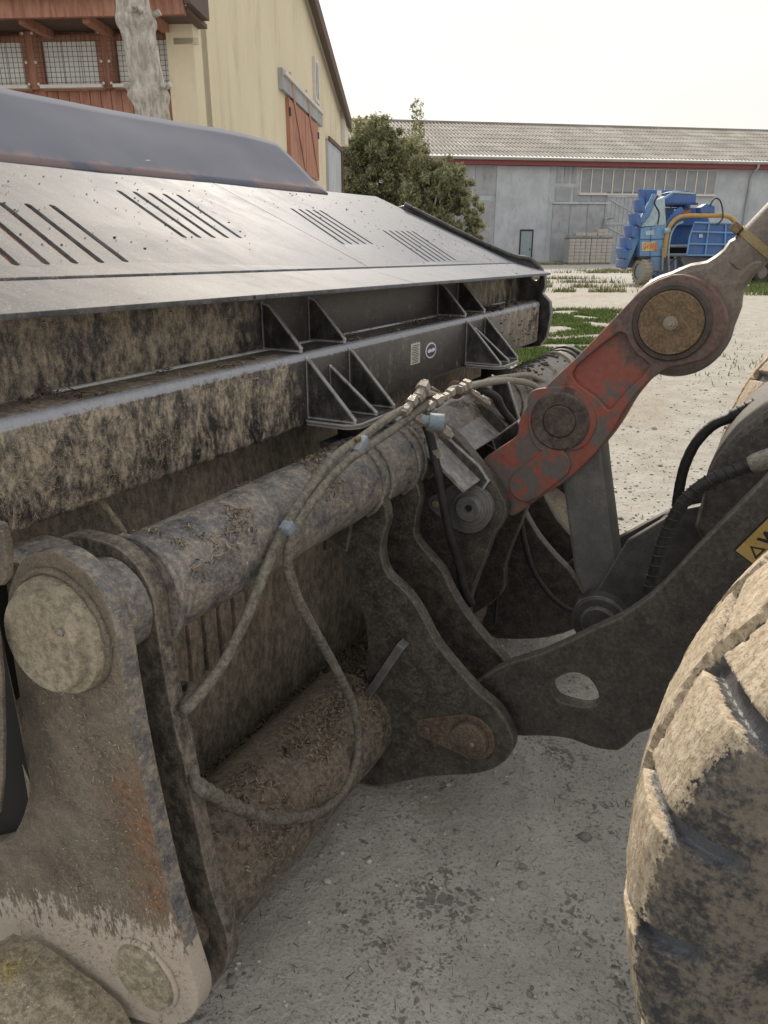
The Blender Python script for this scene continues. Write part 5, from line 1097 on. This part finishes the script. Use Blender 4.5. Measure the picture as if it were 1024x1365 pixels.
# ------------------------------------------------------------------ TREES BY THE BARN
def leafmat(name, lo, hi):
    n = NB(name); c = n.attr('col'); n.put(n.p.inputs['Subsurface Weight'], 0); tr_ = n.n.new('ShaderNodeBsdfTranslucent'); ms = n.n.new('ShaderNodeMixShader'); ms.inputs[0].default_value = .35
    n.fin(c, .7, 0, .2); n.l.new(c, tr_.inputs[0]); out = n.n['Material Output']; n.l.new(n.p.outputs[0], ms.inputs[1]); n.l.new(tr_.outputs[0], ms.inputs[2]); n.l.new(ms.outputs[0], out.inputs[0]); return n.m
M['leaf'] = leafmat('willow_leaves', 0, 0)
def crown(lobes, n, size, cols):
    cen = np.array([l[:3] for l in lobes]); rad = np.array([l[3:6] for l in lobes]); w_ = (rad.prod(1)) ** (2 / 3); w_ /= w_.sum()
    # clumps on lobes, leaves in the clumps
    nc = 900; li = rng.choice(len(lobes), nc, p=w_); d = rng.normal(size=(nc, 3)); d /= np.linalg.norm(d, axis=1)[:, None]
    cp = cen[li] + d * rad[li] * rng.uniform(.55, 1.05, nc)[:, None]; cr_ = rng.uniform(.25, .6, nc) * rad[li].mean(1) * .36; cc = rng.uniform(0, 1, nc)
    k = rng.integers(0, nc, n); dd = rng.normal(size=(n, 3)) * .5; P = cp[k] + dd * cr_[k][:, None] * np.array([1, 1, .8])
    P[:, 2] -= np.abs(rng.normal(size=n)) * cr_[k] * .35
    t = rng.normal(size=(n, 3)); t[:, 2] -= .6; t /= np.linalg.norm(t, axis=1)[:, None]; b = np.cross(t, rng.normal(size=(n, 3))); b /= np.linalg.norm(b, axis=1)[:, None]
    L_ = rng.uniform(.6, 1.4, n)[:, None] * size; W_ = L_ * .32
    q = np.stack([P - t * L_, P - b * W_, P + t * L_, P + b * W_], 1).reshape(-1, 3)
    c0, c1 = np.array(cols[0]), np.array(cols[1]); m = np.clip(cc[k] * .7 + rng.uniform(-.1, .4, n), 0, 1)[:, None]
    return np_mesh(q, 4, c0 * (1 - m) + c1 * m)
TRE = [(-0.254, 6.156), (-0.812, 4.493), (1.215, 4.662), (2.882, 4.324), (1.799, 2.777), (3.673, 2.777), (4.197, 3.745), (-1.542, 4.997), (-0.451, 2.427), (4.276, 1.721), (-1.579, 2.427), (4.812, 2.427), (1.54, 7.609), (1.445, 6.742), (0.687, 0.825)]
bt = thing('willow_tree', 'dense olive green willow bush beside the corner of the yellow barn', 'tree', (*place(1.8, 40), 0), TH)
lob = []
for (i, rx, rzz) in ((0, 1.15, 1.0), (1, 1.4, 1.3), (2, 1.6, 1.4), (3, 1.2, 1.2), (4, 1.5, 1.2), (5, 1.2, 1.1), (6, .7, .9), (7, .9, 1.2), (8, 1.6, 1.4), (9, .75, .5), (10, 1.2, 1.4)):
    lob.append((TRE[i][0] - 1.8, random.uniform(-.6, .6), TRE[i][1], rx * 1.12, rx * 1.2, rzz * 1.1))
link('crown', crown(lob, 90000, .10, ((.15, .155, .085), (.38, .38, .23))), M['leaf'], bt, local=True)
lit = [l for l in lob if l[0] < 0]; lit = [(l[0] - .5, l[1] + .2, l[2] + .5, l[3] * .7, l[4] * .7, l[5] * .7) for l in lit]  # sun side of the crown: sunlight put into paler, yellower leaf colours
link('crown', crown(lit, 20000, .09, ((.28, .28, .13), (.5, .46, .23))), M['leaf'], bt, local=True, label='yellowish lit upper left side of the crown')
for q in range(6):
    ang = q * 1.05; tube('trunk', [(0, 0, -.3), (math.cos(ang) * .3, math.sin(ang) * .3, 1.2), (math.cos(ang) * 1.2, math.sin(ang) * .9, 3.0 + random.uniform(0, .8)), (math.cos(ang) * 1.8, math.sin(ang) * 1.2, 4.6)], lambda t: .12 * (1 - t * .8), bk_m, bt, 8, 5, local=True)
pt = thing('young_tree', 'slender young tree rising above the willow against the sky', 'tree', (*place(1.9, 44), 0), TH)
PT = [(1.693, 8.31), (1.741, 7.677), (1.672, 7.037), (1.603, 6.245)]
tube('trunk', [(PT[3][0] - 1.9, 0, -.2), (PT[3][0] - 1.9, 0, 3.5), (PT[2][0] - 1.9, 0, PT[2][1]), (PT[0][0] - 1.9, 0, PT[0][1] + .3)], lambda t: .07 * (1 - .85 * t), bk_m, pt, 8, 4, local=True)
link('crown', crown([(PT[0][0] - 1.9, 0, PT[0][1], .35, .35, .45), (PT[1][0] - 1.85, 0, PT[1][1], .4, .4, .45), (PT[2][0] - 1.8, 0, PT[2][1], .5, .5, .5), (PT[3][0] - 1.9, 0, PT[3][1], .7, .7, .6)], 1300, .075, ((.12, .13, .045), (.27, .26, .11))), M['leaf'], pt, local=True)

# ------------------------------------------------------------------ BLUE FARM MACHINE
def paint(name, c, r=.35):
    n = NB(name); a = n.noise(n.vec(obj=True), 2.5, 6, .65); b = n.noise(n.vec((1, 1, .4), obj=True), 9, 6, .7); z = n.sep(n.geo.outputs['Position'])[2]
    k = n.mix(n.ss(a, .35, .75), c, tuple(.6 * x + .08 for x in c)); k = n.mix(n.math('MULTIPLY', n.ss(b, .5, .68), .55), k, (.17, .16, .14))
    k = n.mix(n.math('MULTIPLY', n.ss(n.math('ADD', z, n.math('MULTIPLY', b, 1.2)), 2.0, .9), .6), k, (.16, .145, .12)); return n.fin(k, n.mr(b, r, .8))
B1 = paint('blue_machine_paint', (.04, .14, .42)); B2 = paint('light_blue_paint', (.16, .34, .60)); B3 = paint('faded_blue_hood', (.42, .55, .62), .5)
B4 = paint('dark_blue_paint', (.015, .04, .15)); YP = paint('yellow_pipe', (.50, .30, .07))
MD = 32.0; MX = 11.0
bmn = thing('bale_machine', 'blue farm machine with slanted conveyor, yellow pipe frame and twin wheels', 'farm machine', (*place(MX, MD), 0), TH)
def mp(l, dy=0): return [(x - MX, z) for x, z in l]
def mplate(name, pts, y, t, mat, holes=(), parent=None, bev=.02):
    return link(name, plate_mesh([mp(pts)] + [mp(h) for h in holes], t, (0, y, 0), bev=bev), mat, parent or bmn, local=True)
# conveyor on the left with paddles
mplate('conveyor_side', [(9.623, 0.613), (9.844, 0.555), (10.718, 3.161), (10.876, 3.326), (10.565, 3.435), (10.433, 3.051), (9.658, 1.134)], -.2, .10, B2)
mplate('conveyor_bed', [(9.804, 0.642), (10.11, 0.642), (11.075, 2.691), (10.935, 3.326), (10.682, 2.968)], 0, .9, B4)
for l in ([(9.506, 1.422), (9.694, 1.364), (9.769, 0.961), (9.61, 1.019)], [(9.614, 1.821), (9.838, 1.707), (9.91, 1.336), (9.725, 1.364)], [(9.745, 2.272), (9.965, 2.188), (10.044, 1.764), (9.856, 1.821)], [(9.875, 2.719), (10.097, 2.608), (10.176, 2.188), (9.986, 2.272)], [(10.024, 3.244), (10.182, 3.161), (10.267, 2.691), (10.108, 2.774)], [(9.583, 0.99), (9.711, 0.932), (9.715, 0.613), (9.586, 0.671)]):
    mplate('conveyor_paddle', [p for p in rnd([tuple(q) for q in l], .05)], -.5, 1.0, B1)
# cabinet with sloping hood
mplate('cabinet', [(10.179, 2.16), (11.189, 2.272), (11.232, 0.496), (10.298, 0.613)], -.4, 1.6, B2)
cab_front = mp([(10.179, 2.16), (11.136, 2.216), (10.237, 1.134), (11.212, 1.134)])
mplate('hood', [(10.176, 2.188), (10.493, 2.552), (10.718, 3.161), (10.995, 3.326), (11.189, 2.272)], -.35, 1.2, B3)
mplate('cabinet_seam', [(10.198, 1.735), (11.163, 1.764), (11.167, 1.735), (10.202, 1.707)], -.42, .02, B4)
mplate('cabinet_seam', [(10.241, 1.106), (11.186, 1.106), (11.189, 1.077), (10.244, 1.077)], -.42, .02, B4)
mplate('cabinet_seam', [(10.567, 2.188), (10.588, 2.188), (10.727, 0.613), (10.705, 0.613)], -.425, .02, B4)
LP = [(10.287, 1.622), (10.814, 1.65), (10.841, 1.307), (10.312, 1.278)]
mplate('name_plate', LP, -.425, .02, plain('cream_plate', (.62, .52, .34), .6, obj=True))
tw_ = LP[1][0] - LP[0][0]; put_text('GÖWEIL', .36, (LP[3][0] - MX + .04, -.448, LP[3][1] + .07), (1, 0, 0), (0, 0, 1), plain('orange_letters', (.62, .22, .04), .6, obj=True), bmn, local=True, k=.42 * tw_ / .53)
LQ = [(10.373, 2.047), (10.732, 2.075), (10.752, 1.906), (10.393, 1.877)]
mplate('name_plate', LQ, -.425, .02, B3)
# top hopper and back beam
mplate('back_beam', [(10.479, 3.653), (12.441, 3.599), (12.592, 2.968), (10.612, 3.051)], 1.0, .5, B1)
mplate('hopper', [(11.099, 3.435), (12.405, 3.435), (12.431, 3.051), (11.216, 2.996)], .1, 1.0, B1)
mplate('hopper_lid', [(11.185, 3.463), (11.5, 3.545), (12.283, 3.463), (12.29, 3.408)], .05, 1.0, B3)
mplate('hopper_rim', [(11.112, 3.106), (12.482, 3.106), (12.494, 3.023), (11.123, 3.023)], .0, .15, B4)
mplate('upper_deck', [(11.103, 2.941), (13.073, 2.941), (13.324, 2.272), (11.249, 2.272)], .6, .8, B1)
for a_, b_ in (((866, 270), (892, 258)), ((884, 300), (900, 280))): pass
RLL = [(10.679, 2.996), (11.337, 3.435), (10.955, 2.216), (11.73, 2.941)]
tube('rail', [(RLL[0][0] - MX, -.2, RLL[0][1]), (RLL[1][0] - MX, -.2, RLL[1][1])], .05, B2, bmn, 8, 1, local=True)
mplate('side_strut', [(11.099, 2.272), (11.51, 2.802), (11.73, 2.941), (11.839, 2.802), (11.292, 1.934), (11.14, 1.707)], -.3, .12, B1)
mplate('control_box', [(12.48, 2.913), (12.699, 3.051), (13.039, 2.968), (13.089, 2.635), (12.554, 2.608)], -.3, .5, B1)
mplate('warning_stripe', [(11.921, 2.858), (12.428, 2.858), (12.448, 2.719), (11.94, 2.719)], .55, .03, plain('orange_plate', (.6, .25, .1), .6, obj=True))
mplate('reflector', [(11.592, 2.858), (11.771, 2.858), (11.79, 2.719), (11.61, 2.719)], .1, .03, M['white'])
# round chamber: dark interior, curved blue shell, yellow pipe
mplate('chamber_back', [(11.493, 0.845), (11.424, 1.849), (11.58, 2.272), (11.948, 2.44), (13.457, 2.384), (13.971, 1.99), (14.162, 0.787)], 1.0, .1, B1)
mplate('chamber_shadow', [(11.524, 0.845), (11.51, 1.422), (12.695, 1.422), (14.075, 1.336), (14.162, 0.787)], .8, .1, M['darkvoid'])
for zpx in ([(11.533, 1.479), (12.686, 1.479)], [(11.578, 1.134), (12.736, 1.134)]):
    tube('roller', [(zpx[0][0] - MX, .6, zpx[0][1]), (zpx[1][0] - MX + 1, .6, zpx[1][1])], .06, B3, bmn, 10, 1, local=True)
YPp = [(11.223, 1.048), (11.219, 1.564), (11.248, 2.047), (11.388, 2.356), (11.633, 2.552), (11.985, 2.608), (12.674, 2.608), (13.363, 2.608), (13.676, 2.524), (13.956, 2.272)]
tube('yellow_pipe', [(x - MX, -.45, z) for x, z in YPp], .085, YP, bmn, 12, 5, local=True)
YQ = [(11.501, 0.787), (11.449, 1.422), (11.474, 1.934), (11.64, 2.272), (11.895, 2.384)]
tube('inner_frame', [(x - MX, -.2, z) for x, z in YQ], .05, B3, bmn, 8, 5, local=True)
tube('pipe_clamp', [([(11.097, 2.047)][0][0] - MX, -.5, [(11.097, 2.047)][0][1]), ([(11.304, 2.075)][0][0] - MX, -.5, [(11.304, 2.075)][0][1])], .1, B3, bmn, 10, 1, local=True)
# tailgate with frame grid
mplate('tailgate', [(12.17, 2.356), (13.926, 2.272), (14.107, 1.134), (12.035, 1.134)], -.62, .04, B1)
for l in ([(12.035, 1.134), (12.059, 1.849), (12.17, 2.356), (13.921, 2.3)], [(12.065, 1.134), (14.107, 1.134)], [(12.066, 2.019), (13.975, 1.962)], [(12.068, 1.564), (14.043, 1.536)], [(12.749, 2.3), (12.766, 1.134)], [(13.41, 2.3), (13.528, 1.134)]):
    tube('tailgate_frame', [(x - MX, -.68, z) for x, z in l], .035, B2, bmn, 8, 1, local=True)
mplate('tailgate_plate', [(12.41, 1.934), (12.561, 1.934), (12.581, 1.792), (12.43, 1.792)], -.67, .02, B3)
for l in ([(12.655, 2.941), (12.794, 3.216), (13.048, 3.106), (13.222, 2.552), (13.054, 2.272)], [(11.379, 0.787), (11.593, 1.019), (11.86, 0.845), (11.999, 0.496)], [(10.579, 3.326), (10.493, 3.051), (10.716, 2.691), (10.708, 2.272)]):
    tube('black_hose', [(x - MX, -.75, z) for x, z in l], .03, M['rubber'], bmn, 6, 5, local=True)
for l in ([(10.644, 3.517), (10.822, 3.517), (10.846, 3.326), (10.668, 3.326)], [(10.308, 1.048), (10.43, 1.048), (10.444, 0.932), (10.322, 0.932)]): mplate('lamp', l, -.45, .06, M['white'])
for k in range(7):
    l = [(10.545, 3.599), (12.449, 3.545)]; x_ = l[0][0] + (l[1][0] - l[0][0]) * (k + .5) / 7; mplate('beam_rib', [(x_ - .02, l[0][1] - .75), (x_ + .02, l[0][1] - .75), (x_ + .02, l[0][1] - .05), (x_ - .02, l[0][1] - .05)], .97, .05, B4)
# lower frame, struts and wheels
mplate('lower_frame', [(10.925, 0.99), (11.994, 0.99), (12.1, 0.203), (11.084, 0.203)], .0, .4, B1)
mplate('lower_roller', [(11.982, 1.077), (14.13, 0.99), (14.19, 0.613), (12.037, 0.671)], -.3, .5, plain('grey_belt', (.15, .15, .16), .7, obj=True))
mplate('lower_frame', [(10.638, 0.845), (11.035, 0.845), (11.062, 0.379), (10.693, 0.379)], -.3, .3, B2)
for px_ in ([(11.115, 1.422), (11.194, 0.555)], [(11.365, 1.134), (11.477, 0.496)], [(11.646, 1.077), (11.715, 0.555)]):
    tube('hydraulic_strut', [(px_[0][0] - MX, -.5, px_[0][1]), (px_[1][0] - MX, -.5, px_[1][1])], .05, M['fitting'], bmn, 8, 1, local=True)
mplate('mudguard', [(10.125, 1.048), (10.576, 1.106), (10.617, 1.019), (10.135, 0.961)], -.8, .8, M['rubber'])
WHL = [(10.311, 0.496), (10.584, 0.525), (10.254, 0.99)]
for q, (cx_, y_) in enumerate(((WHL[0][0], -.6), (WHL[1][0], -.1))):
    rr_ = .50; wq = bpy.data.objects.new('wheel', None); C.objects.link(wq); wq.parent = bmn; wq.location = (cx_ - MX, y_, rr_ + .02); wq.rotation_euler = (0, 0, R(12))
    link('tyre', lathe_mesh([(-.12, .3), (-.13, .42), (-.1, .48), (0, .5), (.1, .48), (.13, .42), (.12, .3)], (0, 0, 0), (1, 0, 0), 36), plain('dusty_tyre_%d' % q, (.30, .27, .22), .9, obj=True), wq, local=True)
    link('rim', lathe_mesh([(-.08, 0), (-.08, .3), (.08, .3), (.08, 0)], (0, 0, 0), (1, 0, 0), 24), B3, wq, local=True)
    for k in range(20):
        t = k / 20 * 6.283; b_ = box_mesh(-.12, .12, -.035, .035, -.01, .014, 0); b_.transform(Matrix.Rotation(t, 4, 'X') @ Matrix.Translation((0, 0, .495)))
        link('tread_lug', b_, bpy.data.materials['dusty_tyre_%d' % q], wq, local=True)
rear = thing('dark_trailer', 'dark rusty farm trailer cut off by the right edge of the picture', 'trailer', (*place(16.2, 33.5), 0), TH + R(12))
lbox('chassis', -1.6, 3, -1, 1, .75, 1.0, M['ear'], rear, .02); lbox('load_bed', -1.2, 3, -1.1, 1.1, 1.01, 1.9, M['conc2'], rear, .02); lbox('bed_board', -1.3, 3, -1.16, -1.105, 1.5, 1.62, M['fitting'], rear, .01)
lbox('drawbar', -3.0, -1.6, -.1, .1, .6, .75, M['ear'], rear, .01)
for k in range(4): lbox('bed_stake', -1.2 + k, -1.1 + k, -1.2, -1.105, .8, 1.48, M['rod'], rear, .01)
for x_ in (-.9, 1.2):
    wq = bpy.data.objects.new('wheel', None); C.objects.link(wq); wq.parent = rear; wq.location = (x_, -1.1, .45)
    link('tyre', lathe_mesh([(-.13, .25), (-.14, .38), (-.08, .45), (.08, .45), (.14, .38), (.13, .25)], (0, 0, 0), (0, 1, 0), 32), M['rubber'], wq, local=True)
    link('rim', lathe_mesh([(-.1, 0), (-.1, .24), (.1, .24), (.1, 0)], (0, 0, 0), (0, 1, 0), 24), M['rod'], wq, local=True)
